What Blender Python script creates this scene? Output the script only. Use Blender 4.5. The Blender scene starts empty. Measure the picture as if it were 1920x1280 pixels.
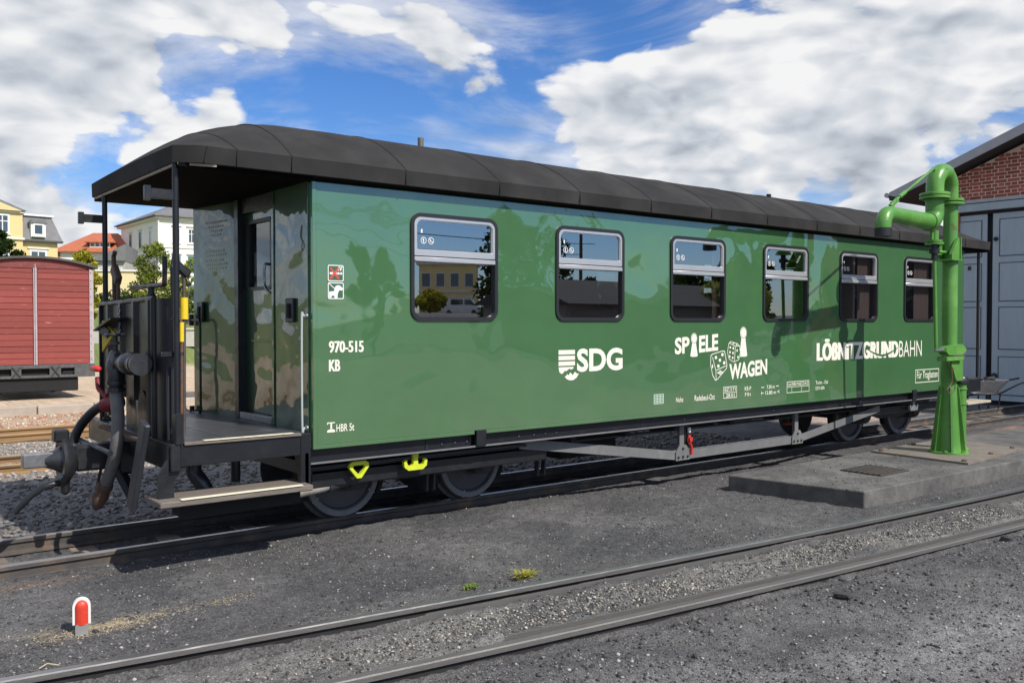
import bpy, bmesh, math, random
import numpy as np
from mathutils import Vector, Matrix

rnd = random.Random(11)
npr = np.random.RandomState(5)
PI = math.pi
scene = bpy.context.scene
COL = scene.collection

# ------------------------------------------------------------------ camera
cam_d = bpy.data.cameras.new("camera")
cam = bpy.data.objects.new("camera", cam_d)
COL.objects.link(cam)
F_PX = 1676.0
THETA = math.radians(51.7107)
PITCH = math.radians(1.2305)
CAM = Vector((-2.8786, -5.97, 1.60))
cam.location = CAM
cam.rotation_euler = (PI / 2 - PITCH, 0, THETA - PI / 2)
cam_d.sensor_width = 36.0
cam_d.lens = F_PX / 1920 * 36.0
cam_d.clip_start = 0.05
cam_d.clip_end = 3000
scene.camera = cam

# ------------------------------------------------------------------ light and sky
SUN_TRAVEL = Vector((-0.21, 1.0, -1.05)).normalized()
sun_d = bpy.data.lights.new("sun", 'SUN')
sun_d.energy = 5.0
sun_d.angle = math.radians(0.53)
sun_d.color = (1.0, 0.955, 0.88)
sun = bpy.data.objects.new("sun", sun_d)
COL.objects.link(sun)
sun.rotation_euler = SUN_TRAVEL.to_track_quat('-Z', 'Y').to_euler()
sun.location = (6, -20, 30)
scene.view_settings.view_transform = 'Standard'
scene.view_settings.look = 'None'
scene.view_settings.exposure = 0.0
scene.view_settings.gamma = 1.0
scene.view_settings.use_curve_mapping = False

SKY_STRENGTH = 0.11


class N:
    """tiny node-graph helper"""
    def __init__(s, nt):
        s.nt = nt
        s.L = nt.links

    def node(s, t, **kw):
        n = s.nt.nodes.new(t)
        for k, v in kw.items():
            setattr(n, k, v)
        return n

    def put(s, sock, v):
        if isinstance(v, bpy.types.NodeSocket):
            s.L.new(v, sock)
        elif v is not None:
            if isinstance(v, (tuple, list)) and len(v) == 3 and sock.type == 'RGBA':
                v = (*v, 1)
            sock.default_value = v

    def math(s, op, a, b=None, c=None, clamp=False):
        n = s.node('ShaderNodeMath', operation=op)
        n.use_clamp = clamp
        s.put(n.inputs[0], a)
        if b is not None: s.put(n.inputs[1], b)
        if c is not None: s.put(n.inputs[2], c)
        return n.outputs[0]

    def vmath(s, op, a, b=None, scale=None):
        n = s.node('ShaderNodeVectorMath', operation=op)
        s.put(n.inputs[0], a)
        if b is not None: s.put(n.inputs[1], b)
        if scale is not None: s.put(n.inputs['Scale'], scale)
        return n.outputs['Value'] if op in ('DOT_PRODUCT', 'LENGTH') else n.outputs[0]

    def mix(s, f, a, b, mode='MIX'):
        n = s.node('ShaderNodeMix', data_type='RGBA', blend_type=mode)
        s.put(n.inputs['Factor'], f)
        s.put(n.inputs['A'], a) if False else s.put(n.inputs[6], a)
        s.put(n.inputs[7], b)
        return n.outputs[2]

    def noise(s, vec, scale, detail=3, rough=.55, dist=0.0):
        n = s.node('ShaderNodeTexNoise')
        if vec is not None: s.put(n.inputs['Vector'], vec)
        n.inputs['Scale'].default_value = scale
        n.inputs['Detail'].default_value = detail
        n.inputs['Roughness'].default_value = rough
        n.inputs['Distortion'].default_value = dist
        return n.outputs[0]

    def ramp(s, f, a, b, c=0.0, d=1.0, smooth=True):
        n = s.node('ShaderNodeMapRange')
        n.interpolation_type = 'SMOOTHSTEP' if smooth else 'LINEAR'
        s.put(n.inputs[0], f)
        for i, v in enumerate((a, b, c, d)):
            s.put(n.inputs[i + 1], v)
        return n.outputs[0]


FWD = Vector((math.cos(THETA), math.sin(THETA), 0))
RGT = Vector((math.sin(THETA), -math.cos(THETA), 0))
FP = Vector((FWD.x * math.cos(PITCH), FWD.y * math.cos(PITCH), -math.sin(PITCH)))
UPV = Vector((FWD.x * math.sin(PITCH), FWD.y * math.sin(PITCH), math.cos(PITCH)))


def ray(x, y):
    return FP + RGT * ((x - 960) / F_PX) + UPV * ((640 - y) / F_PX)


def at_d(x, y, d):
    """where a thing seen at that spot of the photograph stands when it is d metres off"""
    return CAM + ray(x, y) * d


def setup_world():
    w = bpy.data.worlds.new("World")
    scene.world = w
    w.use_nodes = True
    nt = w.node_tree
    nt.nodes.clear()
    g = N(nt)
    sky = g.node('ShaderNodeTexSky')
    sky.sky_type = 'NISHITA'
    sky.sun_disc = False
    sky.sun_elevation = math.radians(45.8)
    sky.sun_rotation = math.atan2(0.21, -1.0)
    sky.altitude = 100
    sky.air_density = 1.0
    sky.dust_density = 0.35
    sky.ozone_density = 2.2
    hs = g.node('ShaderNodeHueSaturation')
    hs.inputs['Saturation'].default_value = 1.22
    hs.inputs['Value'].default_value = 1.0
    g.L.new(sky.outputs[0], hs.inputs['Color'])
    tc = g.node('ShaderNodeTexCoord')
    d = g.vmath('NORMALIZE', tc.outputs['Generated'])
    sep = g.node('ShaderNodeSeparateXYZ')
    g.L.new(d, sep.inputs[0])
    zz = g.math('ADD', g.math('MAXIMUM', sep.outputs[2], 0.0), 0.62)
    cb = g.node('ShaderNodeCombineXYZ')
    g.L.new(g.math('DIVIDE', sep.outputs[0], zz), cb.inputs[0])
    g.L.new(g.math('DIVIDE', sep.outputs[1], zz), cb.inputs[1])
    g.L.new(g.math('MULTIPLY', sep.outputs[2], 2.0), cb.inputs[2])
    p = cb.outputs[0]
    warp = g.node('ShaderNodeTexNoise')
    g.L.new(p, warp.inputs['Vector'])
    warp.inputs['Scale'].default_value = 5
    warp.inputs['Detail'].default_value = 3
    pw = g.vmath('ADD', p, g.vmath('SCALE', g.vmath('SUBTRACT', warp.outputs['Color'], (.5, .5, .5)), scale=.10))

    def puffs(pv, det):
        # broad fields of cloud broken up into round heads
        a = g.noise(pv, 2.6, 4, .5)
        b = g.noise(pv, 7.5, det, .60, .1)
        vo = g.node('ShaderNodeTexVoronoi', feature='F1')
        g.L.new(pv, vo.inputs['Vector'])
        vo.inputs['Scale'].default_value = 15
        vo.inputs['Detail'].default_value = 1.0
        c = g.math('SUBTRACT', .5, vo.outputs['Distance'])
        r = g.math('ADD', g.math('MULTIPLY', a, .62), g.math('MULTIPLY', b, .38))
        return g.math('ADD', r, g.math('MULTIPLY', c, .13))
    n1 = puffs(pw, 11)
    ns = puffs(pw, 2)
    off = g.vmath('ADD', pw, (0.010, -0.022, 0.055))
    n2 = puffs(off, 2)
    # where the wind has piled the clouds up and where it has torn them open
    blobs = [  # x, y, radius (px), amount
        (420, 200, 110, -.14), (560, 180, 110, -.14), (680, 210, 120, -.14), (820, 250, 130, -.12), (960, 290, 110, -.10), (740, 150, 80, -.08),
        (1070, 320, 90, -.12), (1200, 15, 100, -.16), (1080, 40, 110, -.10), (960, 20, 120, -.07), (1560, 335, 60, -.12), (230, 325, 110, -.14), (130, 320, 80, -.10), (330, 110, 80, -.12),
        (1890, 190, 50, -.10), (60, 95, 60, -.06), (1480, 175, 60, -.04), (940, 150, 120, -.06),
        (60, 170, 120, .14), (200, 190, 130, .15), (340, 240, 110, .15), (480, 235, 100, .16), (580, 265, 80, .12), (130, 60, 130, .12), (300, 45, 110, .13), (450, 60, 90, .12), (530, 100, 60, .10),
        (640, 60, 70, .13), (760, 80, 80, .13), (880, 110, 70, .10), (920, 195, 50, .08), (1050, 200, 170, .05), (1150, 230, 150, .08), (1400, 90, 190, .10),
        (1600, 90, 200, .09), (1700, 220, 200, .11), (1300, 200, 120, .08), (1400, 330, 130, .16), (1270, 330, 110, .15), (1200, 260, 130, .08), (820, 100, 90, .10), (1560, 290, 120, .10), (1640, 360, 90, .15), (40, 390, 110, .15),
        (1850, 60, 150, .12), (190, 390, 80, .08), (1420, 245, 60, .08)]
    MIR = []
    # the sky mirrored in the carriage is mostly open blue
    for (x, y, r, a) in ((760, 470, 380, -.16), (1150, 440, 420, -.34), (1500, 430, 320, -.14)):
        v = ray(x, y).normalized()
        MIR.append((Vector((v.x, -v.y, v.z)), r, a))
    bias = None
    for (x, y, r, a) in blobs:
        v = ray(x, y).normalized()
        dt = g.vmath('DOT_PRODUCT', d, tuple(v))
        t = g.ramp(dt, math.cos(r / F_PX * 1.3), 1.0, 0.0, a)
        bias = t if bias is None else g.math('ADD', bias, t)
    for v, r, a in MIR:
        t = g.ramp(g.vmath('DOT_PRODUCT', d, tuple(v)), math.cos(r / F_PX * 1.25), 1.0, 0.0, a)
        bias = g.math('ADD', bias, t)
    big = g.math('ADD', n1, bias)
    wisp = g.noise(g.vmath('MULTIPLY', p, (1.0, 1.0, 1.6)), 2.4, 9, .62, .5)
    cov = g.ramp(big, 0.462, 0.54)
    thin = g.math('MULTIPLY', g.ramp(g.math('ADD', wisp, g.math('MULTIPLY', bias, .45)), .36, .60), .72)
    cov = g.math('MAXIMUM', cov, thin)
    hor = g.ramp(sep.outputs[2], 0.0, 0.06, 0.2, 0.0)
    cov = g.math('MAXIMUM', cov, hor)
    sh = g.math('ADD', g.math('ADD', g.math('MULTIPLY', g.math('SUBTRACT', ns, n2), 3.6), g.math('MULTIPLY', g.math('SUBTRACT', n1, ns), 4.0)), 0.66)
    thick = g.ramp(big, .56, .80, 0.0, 0.22)
    sh = g.math('SUBTRACT', sh, thick, clamp=True)
    k = 1.0 / SKY_STRENGTH
    cr = g.node('ShaderNodeValToRGB')
    e = cr.color_ramp.elements
    e[0].position, e[0].color = 0.05, (0.40, 0.44, 0.51, 1)
    e[1].position, e[1].color = 0.90, (0.96, 0.96, 0.97, 1)
    m = cr.color_ramp.elements.new(0.45)
    m.color = (0.66, 0.70, 0.76, 1)
    g.L.new(sh, cr.inputs[0])
    cc = g.vmath('SCALE', cr.outputs[0], scale=k * 0.95)
    blue = g.mix(1.0, hs.outputs[0], (.74, .92, 1.24), 'MULTIPLY')
    out = g.mix(cov, blue, cc)
    bg = g.node('ShaderNodeBackground')
    bg.inputs['Strength'].default_value = SKY_STRENGTH
    g.L.new(out, bg.inputs[0])
    o = g.node('ShaderNodeOutputWorld')
    g.L.new(bg.outputs[0], o.inputs[0])
    w.cycles.sampling_method = 'MANUAL'
    w.cycles.sample_map_resolution = 512


setup_world()

# ------------------------------------------------------------------ materials
MATS = {}


def mat(name, col, rough=.6, metal=0.0, var=.12, vs=5.0, col2=None, c2s=3.0, c2t=(.5, .65), bump=0.0, bs=60.0,
        rand=0.0, spec=.5, coat=0.0, stretch=None, attr=None, rvar=0.0, dust=None, dusts=2.0, dustt=(.5, .75), dusta=.5):
    m = bpy.data.materials.new(name)
    m.use_nodes = True
    nt = m.node_tree
    nt.nodes.clear()
    g = N(nt)
    tc = g.node('ShaderNodeTexCoord')
    v = tc.outputs['Object']
    if stretch:
        v = g.vmath('MULTIPLY', v, stretch)
    if rand:
        oi = g.node('ShaderNodeObjectInfo')
        v = g.vmath('ADD', v, g.vmath('SCALE', (13.1, 7.7, 5.3), scale=oi.outputs['Random']))
    base = col
    if attr:
        at = g.node('ShaderNodeVertexColor', layer_name=attr)
        base = at.outputs[0]
    if col2:
        base = g.mix(g.ramp(g.noise(v, c2s, 5, .6), *c2t), base, col2)
    if dust:
        base = g.mix(g.ramp(g.noise(v, dusts, 6, .65, .4), dustt[0], dustt[1], 0.0, dusta), base, dust)
    f = None
    if var:
        f = g.ramp(g.noise(v, vs, 5, .6), .25, .75, 1 - var, 1 + var, False)
    if rand:
        r2 = g.ramp(oi.outputs['Random'], 0, 1, 1 - rand, 1 + rand, False)
        f = r2 if f is None else g.math('MULTIPLY', f, r2)
    if f is not None:
        sc = g.node('ShaderNodeVectorMath', operation='SCALE')
        g.put(sc.inputs[0], base if not isinstance(base, tuple) else base[:3])
        g.put(sc.inputs['Scale'], f)
        base = sc.outputs[0]
    b = g.node('ShaderNodeBsdfPrincipled')
    g.put(b.inputs['Base Color'], base)
    if rvar:
        g.put(b.inputs['Roughness'], g.ramp(g.noise(v, vs * 1.7, 4, .6), .3, .7, max(.02, rough - rvar), min(1, rough + rvar), False))
    else:
        b.inputs['Roughness'].default_value = rough
    b.inputs['Metallic'].default_value = metal
    b.inputs['Specular IOR Level'].default_value = spec
    b.inputs['Coat Weight'].default_value = coat
    b.inputs['Coat Roughness'].default_value = .05
    if bump:
        bn = g.node('ShaderNodeBump')
        bn.inputs['Strength'].default_value = 1.0
        bn.inputs['Distance'].default_value = bump
        g.L.new(g.noise(v, bs, 4, .6), bn.inputs['Height'])
        g.L.new(bn.outputs[0], b.inputs['Normal'])
    o = g.node('ShaderNodeOutputMaterial')
    g.L.new(b.outputs[0], o.inputs[0])
    MATS[name] = m
    return m


def paint_mat(name, col, wave=.016, ws=1.3, rough=.07, coat=1.0, ior=1.95):
    """glossy coach paint over sheet metal that is not quite flat"""
    m = bpy.data.materials.new(name)
    m.use_nodes = True
    nt = m.node_tree
    nt.nodes.clear()
    g = N(nt)
    tc = g.node('ShaderNodeTexCoord')
    v = tc.outputs['Object']
    n1 = g.noise(g.vmath('MULTIPLY', v, (1.0, 1.0, 1.25)), ws, 1.5, .45, .35)
    n2 = g.noise(v, ws * 3.3, 1, .4)
    h = g.math('ADD', n1, g.math('MULTIPLY', n2, .11))
    bn = g.node('ShaderNodeBump')
    bn.inputs['Strength'].default_value = 1.0
    bn.inputs['Distance'].default_value = wave
    g.L.new(h, bn.inputs['Height'])
    b = g.node('ShaderNodeBsdfPrincipled')
    dirt = g.ramp(g.noise(v, 1.7, 6, .65, .3), .35, .75, .93, 1.08, False)
    sc = g.vmath('SCALE', tuple(col), scale=dirt)
    sp = g.node('ShaderNodeSeparateXYZ')
    g.L.new(v, sp.inputs[0])
    low = g.math('MULTIPLY', g.ramp(sp.outputs[2], .98, .68), g.ramp(g.noise(v, 2.2, 5, .6), .35, .7, .02, .16))
    g.put(b.inputs['Base Color'], g.mix(low, sc, (.17, .20, .13)))
    b.inputs['Roughness'].default_value = .42
    b.inputs['Specular IOR Level'].default_value = .35
    b.inputs['Coat Weight'].default_value = coat
    b.inputs['Coat Roughness'].default_value = rough * .35
    b.inputs['Coat IOR'].default_value = ior
    g.L.new(bn.outputs[0], b.inputs['Normal'])
    g.L.new(bn.outputs[0], b.inputs['Coat Normal'])
    o = g.node('ShaderNodeOutputMaterial')
    g.L.new(b.outputs[0], o.inputs[0])
    MATS[name] = m
    return m


def glass_mat(name, tint=(.75, .80, .80), f0=.16):
    m = bpy.data.materials.new(name)
    m.use_nodes = True
    nt = m.node_tree
    nt.nodes.clear()
    g = N(nt)
    ge = g.node('ShaderNodeNewGeometry')
    cs = g.math('ABSOLUTE', g.vmath('DOT_PRODUCT', ge.outputs['Normal'], ge.outputs['Incoming']))
    f5 = g.math('POWER', g.math('SUBTRACT', 1.0, cs), 5.0)
    fr = g.math('ADD', f0, g.math('MULTIPLY', f5, 1.0 - f0))
    tr = g.node('ShaderNodeBsdfTransparent')
    tr.inputs[0].default_value = (*tint, 1)
    gl = g.node('ShaderNodeBsdfGlossy')
    gl.inputs['Roughness'].default_value = 0.0
    gl.inputs[0].default_value = (.95, .97, 1, 1)
    mx = g.node('ShaderNodeMixShader')
    g.L.new(fr, mx.inputs[0])
    g.L.new(tr.outputs[0], mx.inputs[1])
    g.L.new(gl.outputs[0], mx.inputs[2])
    o = g.node('ShaderNodeOutputMaterial')
    g.L.new(mx.outputs[0], o.inputs[0])
    MATS[name] = m
    return m


def leaf_mat(name, col, rand=.3):
    m = bpy.data.materials.new(name)
    m.use_nodes = True
    nt = m.node_tree
    nt.nodes.clear()
    g = N(nt)
    at = g.node('ShaderNodeVertexColor', layer_name='Col')
    c = g.mix(1.0, at.outputs[0], tuple(col), 'MULTIPLY')
    d = g.node('ShaderNodeBsdfDiffuse')
    t = g.node('ShaderNodeBsdfTranslucent')
    g.L.new(c, d.inputs[0])
    g.L.new(c, t.inputs[0])
    mx = g.node('ShaderNodeMixShader')
    mx.inputs[0].default_value = .35
    g.L.new(d.outputs[0], mx.inputs[1])
    g.L.new(t.outputs[0], mx.inputs[2])
    o = g.node('ShaderNodeOutputMaterial')
    g.L.new(mx.outputs[0], o.inputs[0])
    MATS[name] = m
    return m


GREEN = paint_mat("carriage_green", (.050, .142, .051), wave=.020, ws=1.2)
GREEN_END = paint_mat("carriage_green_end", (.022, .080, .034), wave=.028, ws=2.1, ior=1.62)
LETTER = mat("cream_lettering", (.80, .77, .66), .5, var=.06)
RED_PRINT = mat("red_print", (.62, .07, .05), .5)
ROOF = mat("roof_felt", (.030, .029, .0285), .92, var=.3, vs=2.2, dust=(.062, .058, .055), dusts=1.1, dustt=(.42, .8), dusta=.6, bump=.0015, bs=160, spec=.2)
BLACK = mat("black_paint", (.013, .014, .017), .38, var=.2, vs=6, dust=(.055, .052, .05), dusts=3.5, dustt=(.5, .85), dusta=.35, bump=.0015, bs=70, rvar=.12)
BLACKGLOSS = mat("black_gloss_paint", (.010, .011, .015), .38, var=.2, dust=(.05, .05, .05), dusts=4, dusta=.3, bump=.002, bs=9)
BLACKMATT = mat("black_soot_and_shade", (.011, .011, .012), .85, var=.25, bump=.002, bs=80)
CEIL = mat("dark_ceiling", (.0055, .0055, .006), .95, spec=.05)
UNDER = mat("underframe_grey", (.032, .035, .043), .5, var=.2, vs=7, dust=(.10, .09, .08), dusts=2.5, dustt=(.5, .85), dusta=.5, bump=.002, bs=60)
TRUSS = mat("dusty_grey_and_lit_edge", (.15, .15, .152), .6, var=.14, vs=9, dust=(.24, .23, .22), dusts=3, dusta=.5, bump=.0015, bs=80)
RUBBER = mat("black_rubber", (.018, .018, .020), .42, var=.1)
ALU = mat("aluminium", (.58, .58, .575), .33, .6, var=.06, bump=.0006, bs=30)
GLASS = glass_mat("window_glass", (.70, .74, .76), .30)
GLASSDARK = glass_mat("door_glass", (.6, .62, .6), .10)
WOODSTEP = mat("step_board_wood", (.16, .135, .115), .8, var=.25, vs=12, stretch=(1, 8, 8), dust=(.25, .22, .19), dusts=2, dusta=.6, bump=.003, bs=40)
CREAM = mat("cream_edge_strip", (.70, .65, .48), .6, var=.12, vs=15, col2=(.4, .36, .26), c2s=12, c2t=(.6, .75))
STEELFLOOR = mat("platform_floor", (.05, .052, .057), .42, var=.2, dust=(.14, .135, .13), dusts=2.5, dusta=.6, bump=.002, bs=25)
YELLOW = mat("yellow_paint", (.80, .56, .02), .45, var=.12, vs=20)
NEON = mat("neon_yellow_paint", (.60, .67, .03), .5, var=.12, vs=25)
REDP = mat("red_paint", (.52, .035, .03), .4, var=.15, vs=18)
DKRED = mat("dark_red_paint", (.20, .022, .025), .4, var=.2, vs=20)
HOSE = mat("grey_rubber_hose", (.15, .145, .14), .7, var=.18, vs=14, bump=.003, bs=45, dust=(.2, .19, .18), dusts=5, dusta=.5)
CASTIRON = mat("worn_cast_iron", (.06, .062, .07), .32, .6, var=.3, vs=16, bump=.002, bs=40)
BARESTEEL = mat("bare_bright_steel", (.33, .33, .34), .35, .8, var=.25, vs=20)
RUSTY = mat("rusty_iron", (.14, .075, .045), .8, var=.35, vs=14, col2=(.08, .07, .065), bump=.003, bs=50)
WHEEL = mat("wheel_dark", (.06, .064, .075), .5, var=.25, dust=(.08, .075, .07), dusts=5, dusta=.5)
TYRE = mat("tyre_grey", (.17, .18, .20), .5, .2, var=.2, vs=8, dust=(.12, .10, .08), dusts=4, dusta=.5)
TREADS = mat("rail_steel", (.30, .29, .28), .28, .75, var=.18, vs=7, stretch=(.3, 6, 6), rvar=.08)
RAILSIDE = mat("rail_side", (.075, .066, .06), .75, var=.3, vs=6, col2=(.12, .085, .06), c2s=3, bump=.003, bs=60)
RAILWEB = mat("dark_rail_web", (.022, .021, .021), .85, var=.3, vs=9, bump=.002)  # darker colour for the rail faces below the head
RAILFRONT = mat("rail_front_grey", (.16, .152, .145), .5, .35, var=.25, vs=5, stretch=(.25, 4, 4), col2=(.12, .112, .105), c2s=5, bump=.002, bs=60)
RAILRUST = mat("rail_rust", (.30, .185, .085), .6, .15, var=.25, vs=6, stretch=(.3, 4, 4), col2=(.16, .11, .07), c2s=2.5, bump=.003, bs=50)
RAILRUSTTOP = mat("rail_rust_top", (.42, .30, .17), .45, .4, var=.2, vs=6, stretch=(.2, 4, 4))
SLEEPER = mat("weathered_sleeper", (.20, .16, .13), .85, var=.3, vs=8, rand=.2, bump=.004, bs=30)
CRANE = mat("crane_green", (.090, .255, .045), .36, var=.18, vs=3, col2=(.14, .33, .065), c2s=2, dust=(.10, .075, .035), dusts=6, dustt=(.60, .70), dusta=.7, bump=.0022, bs=55, rvar=.08)
CONC = mat("sooty_concrete", (.135, .128, .12), .88, var=.3, vs=9, dust=(.06, .06, .061), dusts=1.3, dustt=(.40, .66), dusta=.85, bump=.007, bs=45)
PLATE = mat("dusty_steel_plate", (.19, .165, .14), .7, .1, var=.25, vs=6, dust=(.28, .23, .17), dusts=2.3, dusta=.6, bump=.002, bs=50)
REDWOOD = mat("red_planks", (.245, .046, .036), .7, var=.12, vs=5, stretch=(1, 1, 7), rand=.13, col2=(.40, .27, .22), c2s=5, c2t=(.66, .75), bump=.003, bs=30)
DKREDWOOD = mat("dark_red_trim", (.20, .05, .045), .75, var=.25, vs=8, col2=(.3, .2, .18), c2s=9, c2t=(.6, .75))
POSTGREY = mat("pale_corner_iron", (.42, .36, .38), .6, var=.2, vs=10)
FRAMEGREY = mat("grey_frame_paint", (.085, .085, .088), .65, var=.22, vs=8, bump=.002)
BOXROOF = mat("tarred_roof", (.085, .08, .07), .85, var=.2)
BRICK = mat("red_brick", (.31, .085, .058), .85, var=.22, vs=9, rand=.28, bump=.004, bs=60)
MORTAR = mat("mortar", (.66, .54, .45), .9, var=.15, bump=.003)
DOORGREY = mat("shed_door_grey", (.33, .40, .45), .55, var=.07, vs=3, stretch=(3, 3, .6), dust=(.42, .47, .50), dusts=.9, dusta=.4, bump=.001, bs=30)
DOORGAP = mat("door_gap_dark", (.015, .016, .02), .8)
FASCIA = mat("grey_fascia_sheet", (.33, .345, .37), .5, var=.1, vs=4)
SHEDROOF = mat("dark_roofing", (.05, .05, .052), .85)
GALV = mat("galvanised_steel", (.34, .35, .37), .4, .6, var=.25, vs=12)
WHITEP = mat("white_paint", (.78, .77, .74), .5, var=.06)
SIGNRED = mat("signal_red", (.66, .05, .025), .45, var=.12, vs=20, dust=(.30, .16, .12), dusts=28, dustt=(.55, .7), dusta=.6, bump=.0008, bs=60)
STUBGREY = mat("stub_grey", (.24, .24, .23), .8, var=.2)
WALL_Y = mat("yellow_render", (.70, .545, .27), .85, var=.05, vs=.8)
WALL_YP = mat("pale_yellow_render", (.78, .64, .36), .85, var=.05, vs=.8)
WALL_W = mat("white_render", (.83, .80, .75), .85, var=.05, vs=.6)
WALL_G = mat("grey_render", (.42, .40, .38), .85, var=.08, vs=.8)
TRIM = mat("pale_stone_trim", (.74, .69, .60), .8)
SLATE = mat("slate_roof", (.17, .165, .17), .7, var=.25, vs=2, bump=.02, bs=6)
TILE = mat("red_tile_roof", (.42, .125, .06), .75, var=.2, vs=2, bump=.02, bs=5)
WINFRAME = mat("white_window_frame", (.74, .73, .70), .5)
WINPANE = mat("house_window_pane", (.05, .065, .08), .06, var=.2, vs=.8, coat=1)
BARK = mat("bark", (.10, .08, .06), .9, var=.3, vs=6, bump=.01, bs=20)
LEAF = leaf_mat("leaf_green", (.25, .31, .07))
LEAFY = leaf_mat("leaf_yellow_green", (.40, .38, .05))
LEAFD = leaf_mat("leaf_dark", (.045, .075, .025))
GRASSM = mat("grass_bank", (.13, .18, .045), .95, var=.3, vs=3, col2=(.24, .22, .10), c2s=1.2, bump=.03, bs=12)
BARN = mat("weathered_barn_boards", (.22, .20, .185), .85, var=.25, vs=3, stretch=(6, 6, .5))
SEATM = mat("seat_green", (.06, .10, .07), .6)
INNER = mat("interior_panel", (.34, .26, .19), .6)
CURTAIN = mat("brown_curtain", (.20, .13, .11), .9, var=.2, vs=10, stretch=(6, 1, .3))
VANW = mat("van_white", (.75, .75, .75), .3, coat=.6)
STRAW = mat("straw", (.50, .41, .27), .8, var=.2, vs=20)
PEBBLE = mat("pebble", (.2, .2, .2), .8, var=.18, vs=30, attr='Col')

# ------------------------------------------------------------------ mesh building
LOC = {}


class MB:
    def __init__(s):
        s.v = []
        s.f = []

    def add(s, vs, fs):
        o = len(s.v)
        s.v += [tuple(p) for p in vs]
        s.f += [tuple(i + o for i in f) for f in fs]
        return s

    def obox(s, c, ax, h, ch=0.0):
        c = Vector(c)
        X, Y, Z = [Vector(a).normalized() for a in ax]
        hx, hy, hz = h
        if ch <= 0:
            vs = [c + X * (sx * hx) + Y * (sy * hy) + Z * (sz * hz) for sx in (-1, 1) for sy in (-1, 1) for sz in (-1, 1)]
            return s.add(vs, [(0, 1, 3, 2), (4, 6, 7, 5), (0, 4, 5, 1), (2, 3, 7, 6), (0, 2, 6, 4), (1, 5, 7, 3)])
        ch = min(ch, hx * .9, hy * .9, hz * .9)
        idx = {}
        vs = []
        for sx in (-1, 1):
            for sy in (-1, 1):
                for sz in (-1, 1):
                    for a in range(3):
                        e = [hx - ch, hy - ch, hz - ch]
                        e[a] = (hx, hy, hz)[a]
                        idx[sx, sy, sz, a] = len(vs)
                        vs.append(c + X * (sx * e[0]) + Y * (sy * e[1]) + Z * (sz * e[2]))
        fs = []
        S = (-1, 1)
        q = [(-1, -1), (1, -1), (1, 1), (-1, 1)]
        for t in S:
            fs.append([idx[t, a, b, 0] for a, b in q])
            fs.append([idx[a, t, b, 1] for a, b in q])
            fs.append([idx[a, b, t, 2] for a, b in q])
        for a in S:
            for b in S:
                fs.append([idx[-1, a, b, 1], idx[1, a, b, 1], idx[1, a, b, 2], idx[-1, a, b, 2]])
                fs.append([idx[a, -1, b, 0], idx[a, 1, b, 0], idx[a, 1, b, 2], idx[a, -1, b, 2]])
                fs.append([idx[a, b, -1, 0], idx[a, b, 1, 0], idx[a, b, 1, 1], idx[a, b, -1, 1]])
                for c3 in S:
                    fs.append([idx[a, b, c3, k] for k in range(3)])
        return s.add(vs, fs)

    def box(s, x0, x1, y0, y1, z0, z1, ch=0.0):
        return s.obox(((x0 + x1) / 2, (y0 + y1) / 2, (z0 + z1) / 2), ((1, 0, 0), (0, 1, 0), (0, 0, 1)),
                      (abs(x1 - x0) / 2, abs(y1 - y0) / 2, abs(z1 - z0) / 2), ch)

    def bar(s, p, q, w, h, up=(0, 0, 1), ch=0.0):
        p, q = Vector(p), Vector(q)
        d = q - p
        L = d.length
        d.normalize()
        side = d.cross(Vector(up))
        if side.length < 1e-4:
            side = d.cross(Vector((0, 1, 0)))
        side.normalize()
        u = side.cross(d)
        return s.obox((p + q) / 2, (d, side, u), (L / 2, w / 2, h / 2), ch)

    def tube(s, pts, r, n=10, closed=False, caps=True):
        P = [Vector(p) for p in pts]
        m = len(P)
        rr = r if isinstance(r, (list, tuple)) else [r] * m
        T = []
        for i in range(m):
            if closed:
                t = P[(i + 1) % m] - P[i - 1]
            else:
                t = P[min(i + 1, m - 1)] - P[max(i - 1, 0)]
            T.append(t.normalized())
        ref = Vector((0, 0, 1)) if abs(T[0].z) < .9 else Vector((1, 0, 0))
        nrm = (ref - T[0] * ref.dot(T[0])).normalized()
        vs, fs = [], []
        for i in range(m):
            nrm = (nrm - T[i] * nrm.dot(T[i])).normalized()
            b = T[i].cross(nrm)
            for k in range(n):
                a = 2 * PI * k / n
                vs.append(P[i] + (nrm * math.cos(a) + b * math.sin(a)) * rr[i])
        for i in range(m if closed else m - 1):
            j = (i + 1) % m
            for k in range(n):
                k2 = (k + 1) % n
                fs.append((i * n + k, i * n + k2, j * n + k2, j * n + k))
        if caps and not closed:
            fs.append(tuple(range(n - 1, -1, -1)))
            fs.append(tuple((m - 1) * n + k for k in range(n)))
        return s.add(vs, fs)

    def cyl(s, p, q, r, r2=None, n=16):
        return s.tube([p, q], [r, r if r2 is None else r2], n)

    def lathe(s, prof, o, ax=(0, 0, 1), n=20, caps=True):
        o, ax = Vector(o), Vector(ax).normalized()
        ref = Vector((1, 0, 0)) if abs(ax.x) < .9 else Vector((0, 1, 0))
        u = (ref - ax * ref.dot(ax)).normalized()
        w = ax.cross(u)
        vs, fs = [], []
        for r, z in prof:
            for k in range(n):
                a = 2 * PI * k / n
                vs.append(o + ax * z + (u * math.cos(a) + w * math.sin(a)) * max(r, 1e-4))
        for i in range(len(prof) - 1):
            for k in range(n):
                k2 = (k + 1) % n
                fs.append((i * n + k, i * n + k2, (i + 1) * n + k2, (i + 1) * n + k))
        if caps:
            fs.append(tuple(range(n - 1, -1, -1)))
            fs.append(tuple((len(prof) - 1) * n + k for k in range(n)))
        return s.add(vs, fs)

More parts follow.
